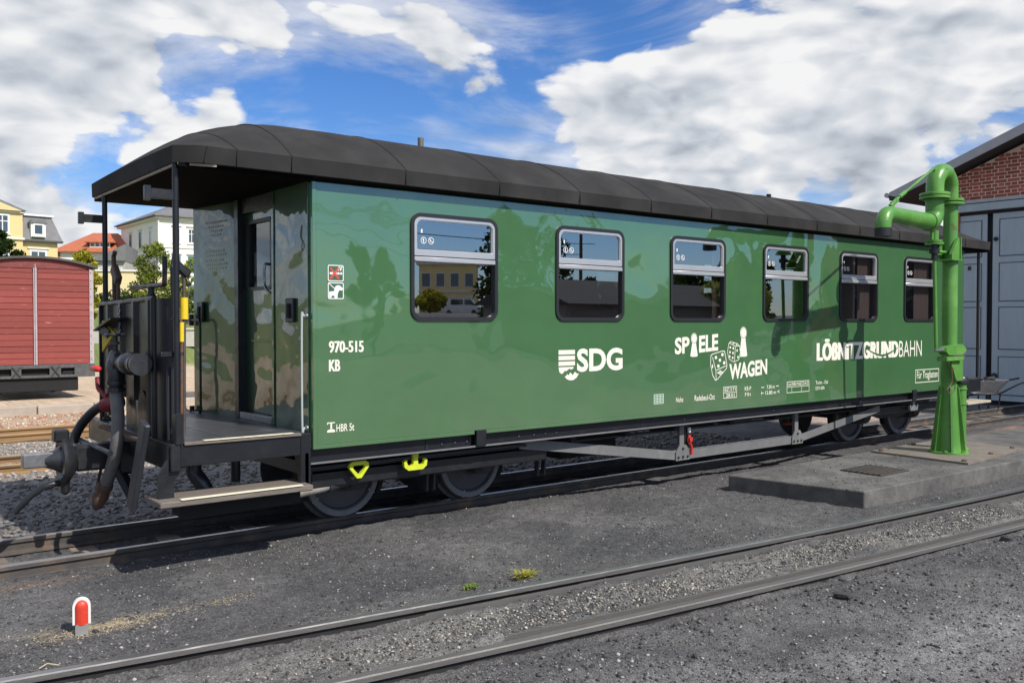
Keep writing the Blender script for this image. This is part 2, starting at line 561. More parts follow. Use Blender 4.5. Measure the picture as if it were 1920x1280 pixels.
    def prism(s, poly, o, U, V, D):
        o, U, V, D = Vector(o), Vector(U), Vector(V), Vector(D)
        n = len(poly)
        a = [o + U * x + V * y for x, y in poly]
        vs = a + [p + D for p in a]
        fs = [tuple(range(n - 1, -1, -1)), tuple(range(n, 2 * n))]
        fs += [(i, (i + 1) % n, n + (i + 1) % n, n + i) for i in range(n)]
        return s.add(vs, fs)

    def ring(s, outer, inner, o, U, V, D):
        o, U, V, D = Vector(o), Vector(U), Vector(V), Vector(D)
        n = len(outer)
        A = [o + U * x + V * y for x, y in outer]
        B = [o + U * x + V * y for x, y in inner]
        vs = A + B + [p + D for p in A] + [p + D for p in B]
        fs = []
        for i in range(n):
            j = (i + 1) % n
            fs += [(i, j, n + j, n + i), (2 * n + i, 3 * n + i, 3 * n + j, 2 * n + j), (i, 2 * n + i, 2 * n + j, j), (n + i, n + j, 3 * n + j, 3 * n + i)]
        return s.add(vs, fs)

    def flat(s, poly, y=0.0):
        """flat print on the side wall"""
        return s.add([(x, y, z) for x, z in poly], [tuple(range(len(poly)))])

    def sphere(s, c, r, n=12, sc=(1, 1, 1)):
        prof = [(math.sin(PI * i / n), -math.cos(PI * i / n)) for i in range(n + 1)]
        t = MB().lathe(prof, (0, 0, 0), (0, 0, 1), n * 2)
        return s.add([(c[0] + v[0] * r * sc[0], c[1] + v[1] * r * sc[1], c[2] + v[2] * r * sc[2]) for v in t.v], t.f)

    def mesh(s, name, m, smooth=None, off=(0, 0, 0), fixn=True):
        me = bpy.data.meshes.new(name)
        me.from_pydata([(a - off[0], b - off[1], c - off[2]) for a, b, c in s.v], [], s.f)
        if fixn:
            bm = bmesh.new()
            bm.from_mesh(me)
            bmesh.ops.recalc_face_normals(bm, faces=bm.faces)
            bm.to_mesh(me)
            bm.free()
        if m: me.materials.append(m)
        if smooth:
            me.polygons.foreach_set('use_smooth', [True] * len(me.polygons))
            me.set_sharp_from_angle(angle=math.radians(smooth))
        return me

    def build(s, name, m, parent=None, smooth=None, label=None, fixn=True):
        off = LOC.get(parent.name, (0, 0, 0)) if parent else (0, 0, 0)
        o = bpy.data.objects.new(name, s.mesh(name, m, smooth, off, fixn))
        COL.objects.link(o)
        if parent:
            o.parent = parent
            LOC[o.name] = off
        if label: o['label'] = label
        return o


def tag(o, label=None, cat=None, group=None, kind=None):
    if label: o['label'] = label
    if cat: o['category'] = cat
    if group: o['group'] = group
    if kind: o['kind'] = kind
    return o


def thing(name, label, cat, loc=(0, 0, 0), group=None, rz=0.0, local=False):
    o = bpy.data.objects.new(name, None)
    COL.objects.link(o)
    o.location = loc
    o.rotation_euler = (0, 0, rz)
    o.empty_display_size = .2
    LOC[o.name] = (0, 0, 0) if local else tuple(loc)
    return tag(o, label, cat, group)


def inst(me, name, parent, loc=(0, 0, 0), rot=(0, 0, 0), scale=(1, 1, 1)):
    """one more piece that shares its mesh; loc in world metres"""
    o = bpy.data.objects.new(name, me)
    COL.objects.link(o)
    off = LOC.get(parent.name, (0, 0, 0))
    o.parent = parent
    o.location = (loc[0] - off[0], loc[1] - off[1], loc[2] - off[2])
    o.rotation_euler = rot
    o.scale = scale
    LOC[o.name] = off
    return o


def arc(cx, cy, r, a0, a1, n):
    return [(cx + r * math.cos(math.radians(a0 + (a1 - a0) * i / n)), cy + r * math.sin(math.radians(a0 + (a1 - a0) * i / n))) for i in range(n + 1)]


def rrect(x0, x1, z0, z1, r, n=6, rb=None):
    rb = r if rb is None else rb
    return arc(x1 - r, z1 - r, r, 0, 90, n) + arc(x0 + r, z1 - r, r, 90, 180, n) + arc(x0 + rb, z0 + rb, rb, 180, 270, n) + arc(x1 - rb, z0 + rb, rb, 270, 360, n)


def smooth_path(pts, n=8):
    """Catmull-Rom through the points"""
    P = [Vector(p) for p in pts]
    P = [P[0] * 2 - P[1]] + P + [P[-1] * 2 - P[-2]]
    out = []
    for i in range(1, len(P) - 2):
        a, b, c, d = P[i - 1], P[i], P[i + 1], P[i + 2]
        for k in range(n):
            t = k / n
            out.append(.5 * ((2 * b) + (c - a) * t + (2 * a - 5 * b + 4 * c - d) * t * t + (3 * b - a - 3 * c + d) * t ** 3))
    out.append(P[-2])
    return out


# ------------------------------------------------------------------ ground
def front_y(x):
    return -1.675 - .1155 * x + .00495 * x * x if x < 11.6 else -2.349


def fbm(x, y, seed=0, octaves=5, lac=2.0, gain=.5, scale=1.0):
    """value noise on numpy arrays"""
    r = np.random.RandomState(seed)
    tab = r.rand(512, 512)
    tot = np.zeros_like(x)
    amp, fq = 1.0, scale
    for o in range(octaves):
        xs, ys = x * fq + 37.7 * o, y * fq + 91.3 * o
        xi, yi = np.floor(xs).astype(int), np.floor(ys).astype(int)
        xf, yf = xs - xi, ys - yi
        u, v = xf * xf * (3 - 2 * xf), yf * yf * (3 - 2 * yf)
        a, b = tab[xi % 512, yi % 512], tab[(xi + 1) % 512, yi % 512]
        c, d = tab[xi % 512, (yi + 1) % 512], tab[(xi + 1) % 512, (yi + 1) % 512]
        tot += amp * ((a * (1 - u) + b * u) * (1 - v) + (c * (1 - u) + d * u) * v - .5)
        amp *= gain
        fq *= lac
    return tot


def sst(a, b, x):
    t = np.clip((x - a) / (b - a), 0, 1)
    return t * t * (3 - 2 * t)


def fy_np(x):
    xx = np.minimum(x, 11.6)
    return -1.675 - .1155 * xx + .00495 * xx * xx


def ground_z(x, y, fine=True):
    z = np.full_like(x, -.085)
    big = fbm(x, y, 3, 4, scale=.7)
    z += .03 * big
    # bed of the carriage's track: lower between its rails
    z -= .055 * sst(.62, .76, y) * (1 - sst(1.40, 1.6, y))
    z -= .035 * sst(1.5, 2.2, y)
    # front track: the cinders lie a little below the rail heads, lower still in the flangeways
    d = y - fy_np(x)
    z += .022 * sst(-.672, -.648, d) * (1 - sst(-.155, -.13, d)) * np.clip((x + .5) / .5, 0, 1)
    z += .022 * sst(-1.6, -1.1, d) * (1 - sst(.1, .6, d))
    z -= .06 * (np.exp(-((d + .075) / .05) ** 2) + np.exp(-((d + .715) / .05) ** 2))
    z -= .02 * (np.exp(-((d + .86) / .05) ** 2))
    # heap of ash beside the water crane, bank behind the far lawn and behind the photographer
    z += .16 * np.exp(-((x - 10.9) / 1.5) ** 2 - ((y + .35) / .42) ** 2)
    z += sst(29.0, 32.0, y) * .8 + sst(32.0, 48, y) * 1.5 + sst(48.0, 80, y) * .8
    z += 2.5 * sst(40.0, 60.0, -y)
    if fine:
        near = (1 - sst(10, 22, np.hypot(x - CAM.x, y - CAM.y)))
        z += near * (.016 * fbm(x, y, 9, 4, scale=4.0) + .010 * fbm(x, y, 17, 3, scale=22.0, gain=.6))
        rough = sst(1.7, 2.2, y) * (1 - sst(9, 10, y)) + .8 * sst(-.72, -.62, d) * (1 - sst(-.2, -.1, d)) + .5 * (1 - sst(-1.6, -.95, d))
        z += near * rough * .022 * fbm(x, y, 23, 3, scale=14.0, gain=.6)
    return z


def build_ground():
    def axis(lo, hi, step, far, grow=1.16):
        a = list(np.arange(lo, hi, step))
        s = step
        x = lo
        left = []
        while x > -far:
            s *= grow
            x -= s
            left.append(x)
        s = step
        x = a[-1]
        right = []
        while x < far:
            s *= grow
            x += s
            right.append(x)
        return np.array(left[::-1] + a + right)
    xs = axis(-3.2, 6.2, .0165, 900, 1.045)
    ys = axis(-4.2, 2.6, .0165, 900, 1.06)
    X, Y = np.meshgrid(xs, ys, indexing='ij')
    Z = ground_z(X, Y)
    nx, ny = X.shape
    verts = np.stack([X, Y, Z], -1).reshape(-1, 3).astype(np.float32)
    i = np.arange(nx * ny).reshape(nx, ny)
    quads = np.stack([i[:-1, :-1], i[1:, :-1], i[1:, 1:], i[:-1, 1:]], -1).reshape(-1, 4).astype(np.int32)
    me = bpy.data.meshes.new("ground")
    me.vertices.add(len(verts))
    me.vertices.foreach_set('co', verts.ravel())
    me.loops.add(quads.size)
    me.loops.foreach_set('vertex_index', quads.ravel())
    me.polygons.add(len(quads))
    me.polygons.foreach_set('loop_start', np.arange(0, quads.size, 4, dtype=np.int32))
    me.polygons.foreach_set('loop_total', np.full(len(quads), 4, np.int32))
    me.polygons.foreach_set('use_smooth', np.ones(len(quads), bool))
    me.update(calc_edges=True)
    # what lies where
    d = Y - fy_np(X)
    wob = .35 * fbm(X, Y, 31, 4, scale=1.1)
    C = np.empty(X.shape + (3,))
    C[:] = (.088, .085, .083)

    def lay(col, w):
        C[:] = C * (1 - w[..., None]) + np.array(col) * w[..., None]
    lay((.060, .060, .061), sst(-.1, .35, fbm(X, Y, 41, 5, scale=.9)) * .8)
    lay((.14, .134, .127), sst(.12, .42, fbm(X, Y, 43, 5, scale=1.4)) * .5)
    # dusty paler cinders to the right of the front track and at the photographer's feet
    lay((.205, .20, .195), sst(.2, .9, -(d + .95) + wob) * (1 - sst(.9, 1.6, -(d + .95) + wob)) * sst(-.25, .2, fbm(X, Y, 47, 4, scale=1.0)) * .75)
    lay((.25, .20, .178), sst(1.2, 1.9, -(d + .8) + wob) * sst(-.5, 1.5, X + wob * 2) * .85)
    lay((.175, .165, .15), sst(-.75, -.6, d) * (1 - sst(-.25, -.12, d)) * .75 * sst(-.3, .15, fbm(X, Y, 53, 4, scale=1.7)))
    # straw and sand about the marker peg
    lay((.33, .265, .16), np.exp(-((X + 1.55) / .42) ** 2 - ((Y + .66) / .09) ** 2) * sst(-.2, .2, fbm(X, Y, 59, 4, scale=9.0)) * .8)
    lay((.17, .12, .09), np.exp(-((X + 1.9) / .5) ** 2 - ((Y - .42) / .10) ** 2) * .6)
    # gravel and sand behind the carriage
    lay((.17, .165, .158), sst(1.75, 2.3, Y + wob) * (1 - sst(2, 6, X)))
    lay((.24, .215, .19), sst(3.9, 5.0, Y + wob) * (1 - sst(5, 9, X)))
    lay((.43, .32, .22), sst(7.6, 8.6, Y + wob))
    lay((.40, .27, .19), sst(9.7, 10.3, Y + wob) * (1 - sst(12.0, 12.6, Y)) * sst(-.3, .3, fbm(X, Y, 61, 4, scale=1.5)) * .8)
    lay((.50, .385, .265), sst(12.9, 13.1, Y))
    lay((.15, .18, .055), sst(29.0, 29.6, Y))
    lay((.14, .17, .06), sst(30, 36, -Y))
    # ash heap by the crane, pale ground before the shed
    lay((.40, .225, .14), np.exp(-((X - 11.6) / 1.2) ** 2 - ((Y + .25) / .4) ** 2) * sst(-.3, .2, fbm(X, Y, 67, 4, scale=3.0)) * .9)
    lay((.42, .32, .24), sst(10.4, 11, X) * (1 - sst(13.2, 14, X)) * sst(2.2, 2.5, Y) * (1 - sst(5, 6, Y)) * .8)
    lay((.11, .11, .115), sst(14.4, 15.2, X) * (1 - sst(4, 6, Y)))
    C *= (1 + .35 * fbm(X, Y, 71, 3, scale=18.0)[..., None])
    C = np.clip(C * np.array([1.0, 1.01, 1.04]), .012, .9)
    col = me.color_attributes.new('Col', 'FLOAT_COLOR', 'POINT')
    col.data.foreach_set('color', np.concatenate([C.reshape(-1, 3), np.ones((nx * ny, 1))], 1).astype(np.float32).ravel())
    m = bpy.data.materials.new("cinders")
    m.use_nodes = True
    nt = m.node_tree
    nt.nodes.clear()
    g = N(nt)
    at = g.node('ShaderNodeVertexColor', layer_name='Col')
    v = g.node('ShaderNodeTexCoord').outputs['Object']
    n1 = g.ramp(g.noise(v, 60, 6, .8), .32, .68, .25, 1.9, False)
    n2 = g.ramp(g.noise(v, 190, 3, .65), .3, .7, .6, 1.45, False)
    c = g.vmath('SCALE', g.vmath('SCALE', at.outputs[0], scale=n1), scale=n2)
    # single pale grains
    vo = g.node('ShaderNodeTexVoronoi')
    g.put(vo.inputs['Vector'], v)
    vo.inputs['Scale'].default_value = 105
    sp = g.node('ShaderNodeSeparateColor')
    g.L.new(vo.outputs['Color'], sp.inputs[0])
    grain = g.math('MULTIPLY', g.ramp(sp.outputs[0], .93, .96), g.ramp(vo.outputs['Distance'], .42, .28))
    c = g.mix(g.math('MULTIPLY', grain, .85), c, (.30, .28, .255))
    dark = g.math('MULTIPLY', g.ramp(sp.outputs[1], .90, .93), g.ramp(vo.outputs['Distance'], .5, .3))
    c = g.mix(g.math('MULTIPLY', dark, .6), c, (.018, .018, .018))
    b = g.node('ShaderNodeBsdfPrincipled')
    g.L.new(c, b.inputs['Base Color'])
    b.inputs['Roughness'].default_value = .9
    b.inputs['Specular IOR Level'].default_value = .25
    bn = g.node('ShaderNodeBump')
    bn.inputs['Distance'].default_value = .009
    h = g.math('ADD', g.noise(v, 70, 5, .7), g.math('MULTIPLY', vo.outputs['Distance'], -.5))
    g.L.new(h, bn.inputs['Height'])
    g.L.new(bn.outputs[0], b.inputs['Normal'])
    o = g.node('ShaderNodeOutputMaterial')
    g.L.new(b.outputs[0], o.inputs[0])
    me.materials.append(m)
    ob = bpy.data.objects.new("ground", me)
    COL.objects.link(ob)
    tag(ob, kind='structure', label='dark cinder and ash yard ground of the depot')


build_ground()


def gz(x, y):
    return float(ground_z(np.array([float(x)]), np.array([float(y)]))[0])


def gz0(x, y):
    return float(ground_z(np.array([float(x)]), np.array([float(y)]), False)[0])


# ------------------------------------------------------------------ loose stones (nobody could count them)
def stone_shapes(k=8):
    bm = bmesh.new()
    bmesh.ops.create_icosphere(bm, subdivisions=1, radius=1.0)
    base = np.array([v.co[:] for v in bm.verts])
    faces = np.array([[v.index for v in f.verts] for f in bm.faces])
    bm.free()
    out = []
    for i in range(k):
        s = base * (1 + .55 * (npr.rand(len(base), 1) - .5))
        s = s * np.array([1, .6 + .4 * npr.rand(), .45 + .35 * npr.rand()])
        out.append(s)
    return out, faces


SHAPES, SFACES = stone_shapes()


def scatter(name, P, size, color, label):
    """P (n,3), size (n,), color (n,3) -> one mesh"""
    n = len(P)
    nv = len(SHAPES[0])
    V = np.empty((n, nv, 3), np.float32)
    sid = npr.randint(0, len(SHAPES), n)
    ang = npr.rand(n) * 2 * PI
    tilt = (npr.rand(n) - .5) * .9
    for k in range(len(SHAPES)):
        ix = np.where(sid == k)[0]
        s = SHAPES[k][None] * size[ix][:, None, None]
        x, y, z = s[..., 0], s[..., 1], s[..., 2]
        ct, st = np.cos(tilt[ix])[:, None], np.sin(tilt[ix])[:, None]
        y, z = y * ct - z * st, y * st + z * ct
        ca, sa = np.cos(ang[ix])[:, None], np.sin(ang[ix])[:, None]
        V[ix, :, 0] = x * ca - y * sa + P[ix, 0][:, None]
        V[ix, :, 1] = x * sa + y * ca + P[ix, 1][:, None]
        V[ix, :, 2] = z + P[ix, 2][:, None]
    Fc = (SFACES[None] + (np.arange(n) * nv)[:, None, None]).reshape(-1, 3).astype(np.int32)
    me = bpy.data.meshes.new(name)
    me.vertices.add(n * nv)
    me.vertices.foreach_set('co', V.ravel())
    me.loops.add(Fc.size)
    me.loops.foreach_set('vertex_index', Fc.ravel())
    me.polygons.add(len(Fc))
    me.polygons.foreach_set('loop_start', np.arange(0, Fc.size, 3, dtype=np.int32))
    me.polygons.foreach_set('loop_total', np.full(len(Fc), 3, np.int32))
    me.update(calc_edges=True)
    ca = me.color_attributes.new('Col', 'FLOAT_COLOR', 'POINT')
    cc = np.concatenate([color, np.ones((n, 1))], 1).astype(np.float32)
    ca.data.foreach_set('color', np.repeat(cc, nv, 0).ravel())
    me.materials.append(PEBBLE)
    o = bpy.data.objects.new(name, me)
    COL.objects.link(o)
    return tag(o, label, kind='stuff')


def visible_xy(n, dmin, dmax, xr=(-20, 1940)):
    """random ground spots in front of the photographer, denser near by"""
    dd = dmin * (dmax / dmin) ** npr.rand(n)
    px = xr[0] + (xr[1] - xr[0]) * npr.rand(n)
    lat = (px - 960) / F_PX * dd
    return CAM.x + FWD.x * dd + RGT.x * lat, CAM.y + FWD.y * dd + RGT.y * lat


def on_slab(x, y):
    return (x > 4.3) & (y > -1.72) & (y < -.28)


def stones():
    # cinders all over the yard
    x, y = visible_xy(42000, 3.6, 14)
    k = ~on_slab(x, y) & (y < .60)
    d = y - fy_np(x)
    k &= ~((np.abs(d) < .06) | (np.abs(d + .79) < .06))
    clump = fbm(x, y, 77, 4, scale=1.3)
    k &= npr.rand(len(x)) < np.clip(.42 + clump * 1.2 + .5 * (d < -.9), .08, 1)
    x, y = x[k], y[k]
    s = .0028 + .0085 * npr.rand(len(x)) ** 5 + .0035 * npr.rand(len(x))
    t = npr.rand(len(x), 1)
    c = np.where(t < .5, np.array([[.045, .045, .047]]), np.where(t < .87, np.array([[.16, .155, .15]]), np.array([[.32, .30, .27]])))
    pk = (sst(1.3, 1.9, -(y - fy_np(x) + .8) + .3 * fbm(x, y, 31, 3, scale=1.1)) * sst(-.5, 1.5, x))[:, None]
    c = c * (1 - pk) + pk * np.where(t < .5, np.array([[.16, .13, .12]]), np.where(t < .87, np.array([[.27, .22, .195]]), np.array([[.40, .35, .31]])))
    c = c * (.7 + .6 * npr.rand(len(x), 1))
    z = ground_z(x, y) + s * .25
    scatter("cinder_stones", np.stack([x, y, z], 1), s, c, 'small loose cinders and pale grit lying over the yard')
    # pale grit between the rails of the front track
    n = 22000
    x = -2 + 11 * npr.rand(n)
    dd = -.22 - .42 * npr.rand(n)
    y = fy_np(x) + dd
    cl = fbm(x, y, 79, 4, scale=1.0) + .5 * (1 - np.abs(dd + .45) / .25) - .12
    k = (npr.rand(n) < np.clip(cl * 1.5 + .15, .02, 1)) & ~on_slab(x, y)
    x, y = x[k], y[k]
    s = .0035 + .0085 * npr.rand(len(x)) ** 3
    t = npr.rand(len(x), 1)
    c = np.where(t < .45, np.array([[.075, .072, .07]]), np.where(t < .85, np.array([[.24, .22, .19]]), np.array([[.42, .38, .32]])))
    c = c * (.7 + .6 * npr.rand(len(x), 1))
    scatter("track_grit", np.stack([x, y, ground_z(x, y) + s * .3], 1), s, c, 'pale grit and small stones between the rails of the front track')
    # ballast behind the carriage's track
    n = 16000
    x = -4.0 + 12 * npr.rand(n) ** 1.3
    y = 1.7 + 6.6 * npr.rand(n)
    s = .014 + .022 * npr.rand(n) ** 2
    t = npr.rand(n, 1)
    far = (y > 4.6 + .4 * fbm(x, y, 80, 3, scale=1.0))[:, None]
    c = np.where(far, np.array([[.27, .24, .21]]), np.array([[.17, .156, .142]]))
    c = np.where(t > .93, c * 2.0, c) * (.6 + .75 * npr.rand(n, 1))
    scatter("track_ballast", np.stack([x, y, ground_z(x, y) + s * .3], 1), s, np.clip(c, 0, .6), 'coarse grey ballast stones beside the sidings')
    # leaf litter and rubble on the sand before the kerb
    n = 5000
    x = -3.5 + 9 * npr.rand(n)
    y = 8.9 + 3.6 * npr.rand(n)
    s = .012 + .026 * npr.rand(n) ** 2
    t = npr.rand(n, 1)
    c = np.where(t < .4, np.array([[.40, .18, .10]]), np.where(t < .8, np.array([[.40, .31, .22]]), np.array([[.55, .48, .40]])))
    scatter("brown_rubble", np.stack([x, y, ground_z(x, y) + s * .2], 1), s, c * (.7 + .6 * npr.rand(n, 1)), 'reddish brown rubble and dry leaves on the sandy strip')


stones()

def clods():
    n = 2600
    x, y = visible_xy(n * 3, 3.7, 9)
    d = y - fy_np(x)
    near = .8 * (d < -.86) * np.exp(-((d + .98) / .16) ** 2) + .07 * (d < -.9) + .03 * (d > .1) * (y < .5)
    k = (npr.rand(len(x)) < near * 1.2) & ~on_slab(x, y)
    x, y = x[k], y[k]
    s = .005 + .014 * npr.rand(len(x)) ** 3
    c = np.where(npr.rand(len(x), 1) < .75, np.array([[.05, .05, .052]]), np.array([[.14, .13, .12]])) * (.7 + .6 * npr.rand(len(x), 1))
    scatter("cinder_clods", np.stack([x, y, ground_z(x, y) + s * .2], 1), s, c, 'dark crumbled clods along the near front rail')
    # crumbs of ash on the footing slab
    n = 1500
    x = 4.5 + 4 * npr.rand(n)
    y = -1.6 + 1.25 * npr.rand(n)
    s = .003 + .009 * npr.rand(n) ** 4
    c = np.where(npr.rand(n, 1) < .6, np.array([[.05, .05, .05]]), np.array([[.18, .17, .16]])) * (.7 + .6 * npr.rand(n, 1))
    k = y > -1.55 + .0 * x
    scatter("slab_grit", np.stack([x, y, np.full(n, .0715)], 1)[k], s[k], c[k], 'ash crumbs lying on the footing slab')


clods()

# single larger lumps of slag beside the front track
SLAG = [mat("slag_dark", (.045, .044, .045), .8, var=.3, vs=30, bump=.006, bs=50), mat("slag_pale", (.34, .27, .20), .8, var=.25, vs=30, bump=.005, bs=50)]


def lump(x, y, r, pale, label):
    s = SHAPES[rnd.randrange(len(SHAPES))]
    m = MB()
    bm = bmesh.new()
    bmesh.ops.create_icosphere(bm, subdivisions=2, radius=1.0)
    seed = rnd.random() * 50
    from mathutils import noise as mn
    vs = []
    for v in bm.verts:
        k = 1 + .5 * mn.noise(v.co * 1.3 + Vector((seed, 0, 0))) + .2 * mn.noise(v.co * 3.1 + Vector((seed, 4, 0)))
        vs.append((v.co.x * r * k, v.co.y * r * .8 * k, v.co.z * r * .62 * k))
    m.add(vs, [[v.index for v in f.verts] for f in bm.faces])
    bm.free()
    o = m.build("slag_lump", SLAG[pale])
    o.location = (x, y, gz(x, y) + r * .3)
    o.rotation_euler = (0, 0, rnd.random() * 6)
    tag(o, label, 'stone', 'slag lumps lying about the front track')


# ------------------------------------------------------------------ tracks
def rail_profile(w=.053, h=.115, foot=.10):
    a, f = w / 2, foot / 2
    return [(-a + .006, 0), (a - .006, 0), (a, -.006), (a, -.030), (.009, -.042), (.007, -h + .028), (f, -h + .010), (f, -h), (-f, -h), (-f, -h + .010), (-.007, -h + .028), (-.009, -.042), (-a, -.030), (-a, -.006)]


def rail(track, pts, m_side, m_top, name="rail", z=0.0, w=.053, dark_web=False):
    prof = rail_profile(w)
    n = len(prof)
    vs, fs = [], []
    P = [Vector(p) for p in pts]
    for i, p in enumerate(P):
        t = (P[min(i + 1, len(P) - 1)] - P[max(0, i - 1)]).normalized()
        side = Vector((-t.y, t.x, 0)).normalized()
        for a, b in prof:
            vs.append(p + side * a + Vector((0, 0, z + b)))
    for i in range(len(P) - 1):
        for k in range(n):
            k2 = (k + 1) % n
            fs.append((i * n + k, i * n + k2, (i + 1) * n + k2, (i + 1) * n + k))
    fs.append(tuple(range(n)))
    fs.append(tuple((len(P) - 1) * n + k for k in range(n - 1, -1, -1)))
    o = MB().add(vs, fs).build(name, m_side, track)
    o.data.materials.append(m_top)
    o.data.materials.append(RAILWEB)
    for poly in o.data.polygons:
        if poly.normal.z > .6 and poly.center.z + LOC[track.name][2] > z - .012:
            poly.material_index = 1
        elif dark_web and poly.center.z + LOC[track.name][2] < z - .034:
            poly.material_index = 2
    return o


def hexbolt(mb, p, ax, r=.018, h=.016):
    mb.lathe([(r, 0), (r, h * .7), (r * .8, h)], p, ax, 6)


# track the carriage stands on
t1 = thing("railway_track", "narrow gauge track under the green carriage, sunk in dark cinders", "railway track", (0, 1.1, 0), 'narrow gauge tracks in the depot yard')
for yy in (.70, 1.50):
    rail(t1, [(-9 + .5 * i, yy, 0) for i in range(0, 66)], RAILSIDE, TREADS)
jb = MB().box(-.35, .15, 1.455, 1.474, -.095, -.04, .004)
for k in range(4):
    hexbolt(jb, (-.28 + .12 * k, 1.455, -.066), (0, -1, 0))
jb.build("joint_bar", RAILSIDE, t1)
me_sl = MB().box(-.09, .09, -.75, .75, -.16, -.118, .008).mesh("sleeper", SLEEPER)
for i in range(-5, 26):
    inst(me_sl, "sleeper", t1, (i * .62 + rnd.uniform(-.02, .02), 1.1, -.006))

# front track, curving
t2 = thing("railway_track", "curved front track with flangeway plates beside both rails", "railway track", (0, -2.0, 0), 'narrow gauge tracks in the depot yard')
fx = [-6 + .35 * i for i in range(0, 66)]
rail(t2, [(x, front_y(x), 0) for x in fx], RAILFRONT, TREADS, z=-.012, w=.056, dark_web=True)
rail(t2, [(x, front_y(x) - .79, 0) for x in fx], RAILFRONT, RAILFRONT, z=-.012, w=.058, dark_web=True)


def guard(dy, x0, label):
    pts = [(x, front_y(x) + dy, 0) for x in [x0 + .12 + .35 * i for i in range(50)]]
    vs, fs = [], []
    pts = [(x0, front_y(x0) + dy, -.07)] + pts
    for i, (x, y, dz) in enumerate(pts):
        zt = -.024 + dz
        for a, b in ((-.007, zt), (.007, zt), (.007, -.13), (-.007, -.13)):
            vs.append((x, y + a, b))
    for i in range(len(pts) - 1):
        for k in range(4):
            fs.append((i * 4 + k, i * 4 + (k + 1) % 4, i * 4 + 4 + (k + 1) % 4, i * 4 + 4 + k))
    fs += [(0, 1, 2, 3), tuple(len(vs) - 4 + k for k in (3, 2, 1, 0))]
    o = MB().add(vs, fs).build("flangeway_plate", RAILFRONT, t2)


guard(-.135, -.30, '')
guard(-.79 + .118, -.15, '')
# rail chair poking out by the near rail
MB().box(2.36, 2.42, front_y(2.4) - .90, front_y(2.4) - .83, -.12, -.055, .008).build("rail_clip", RAILFRONT, t2)

# two rusty sidings behind
t3 = thing("railway_track", "rusty siding of pale brown rails just behind the carriage, sleepers half buried", "railway track", (0, 5.85, 0), 'narrow gauge tracks in the depot yard')
rail(t3, [(-12 + i, 5.50 + .012 * i * 0, 0) for i in range(0, 40)], RAILRUST, RAILRUSTTOP, z=-.01, w=.06)
rail(t3, [(-12 + i, 6.27, 0) for i in range(0, 40)], RAILRUST, RAILRUSTTOP, z=-.01, w=.06)
me_sl2 = MB().box(-.1, .1, -.72, .72, -.19, -.10, .01).mesh("sleeper", SLEEPER)
for i in range(-9, 22):
    inst(me_sl2, "sleeper", t3, (i * .65 + rnd.uniform(-.04, .04), 5.87 + rnd.uniform(-.05, .05), -.012), (0, 0, rnd.uniform(-.03, .03)))
t4 = thing("railway_track", "rusty siding farthest from the carriage, before the red goods wagon", "railway track", (0, 8.75, 0), 'narrow gauge tracks in the depot yard')
rail(t4, [(-12 + i, 8.42 + .008 * i, 0) for i in range(0, 40)], RAILRUST, RAILRUSTTOP, z=0, w=.06)
rail(t4, [(-12 + i, 9.20 + .008 * i, 0) for i in range(0, 40)], RAILRUST, RAILRUSTTOP, z=0, w=.06)
for i in range(-9, 22):
    inst(me_sl2, "sleeper", t4, (i * .65 + rnd.uniform(-.04, .04), 8.9 + rnd.uniform(-.05, .05), -.022), (0, 0, rnd.uniform(-.03, .03)))

# kerb in front of the sandy path
kb = thing("kerb", "long low concrete kerb edging the sandy path behind the sidings", "kerb", (0, 12.75, -.1))
me_k = MB().box(-.49, .49, -.09, .09, -.12, .09, .015).mesh("kerb_stone", mat("kerb_stone", (.42, .36, .30), .85, var=.15, rand=.1, bump=.003))
for i in range(-6, 18):
    inst(me_k, "kerb_stone", kb, (i * 1.0, 12.75 + .012 * i, -.06 + rnd.uniform(-.008, .008)), (0, 0, .012 + rnd.uniform(-.01, .01)))
MB().box(2.9, 5.5, 13.5, 14.0, -.12, .06, .01).build("concrete_beam", CONC)
tag(bpy.data.objects["concrete_beam"], "low concrete beam lying by the corner of the red wagon", "concrete beam")
slab2 = MB().box(6.2, 8.6, 4.2, 5.0, -.12, -.035, .01).build("concrete_cover", mat("pale_concrete", (.36, .34, .30), .85, var=.15, bump=.003))
tag(slab2, "pale flat concrete cover seen beneath the carriage", "concrete slab")

# ================================================================== the green carriage
car = thing("passenger_carriage", "long dark green narrow gauge carriage with six windows, black felt roof and open end platforms", "railway carriage", (0, 0, 0))
W = 2.13            # body width
BX1 = 9.97          # far end of the body
ZB, ZT = .675, 2.66
WINS = [.824 + 1.498 * k for k in range(6)]
WW, WZ0, WZ1 = .85, 1.612, 2.457


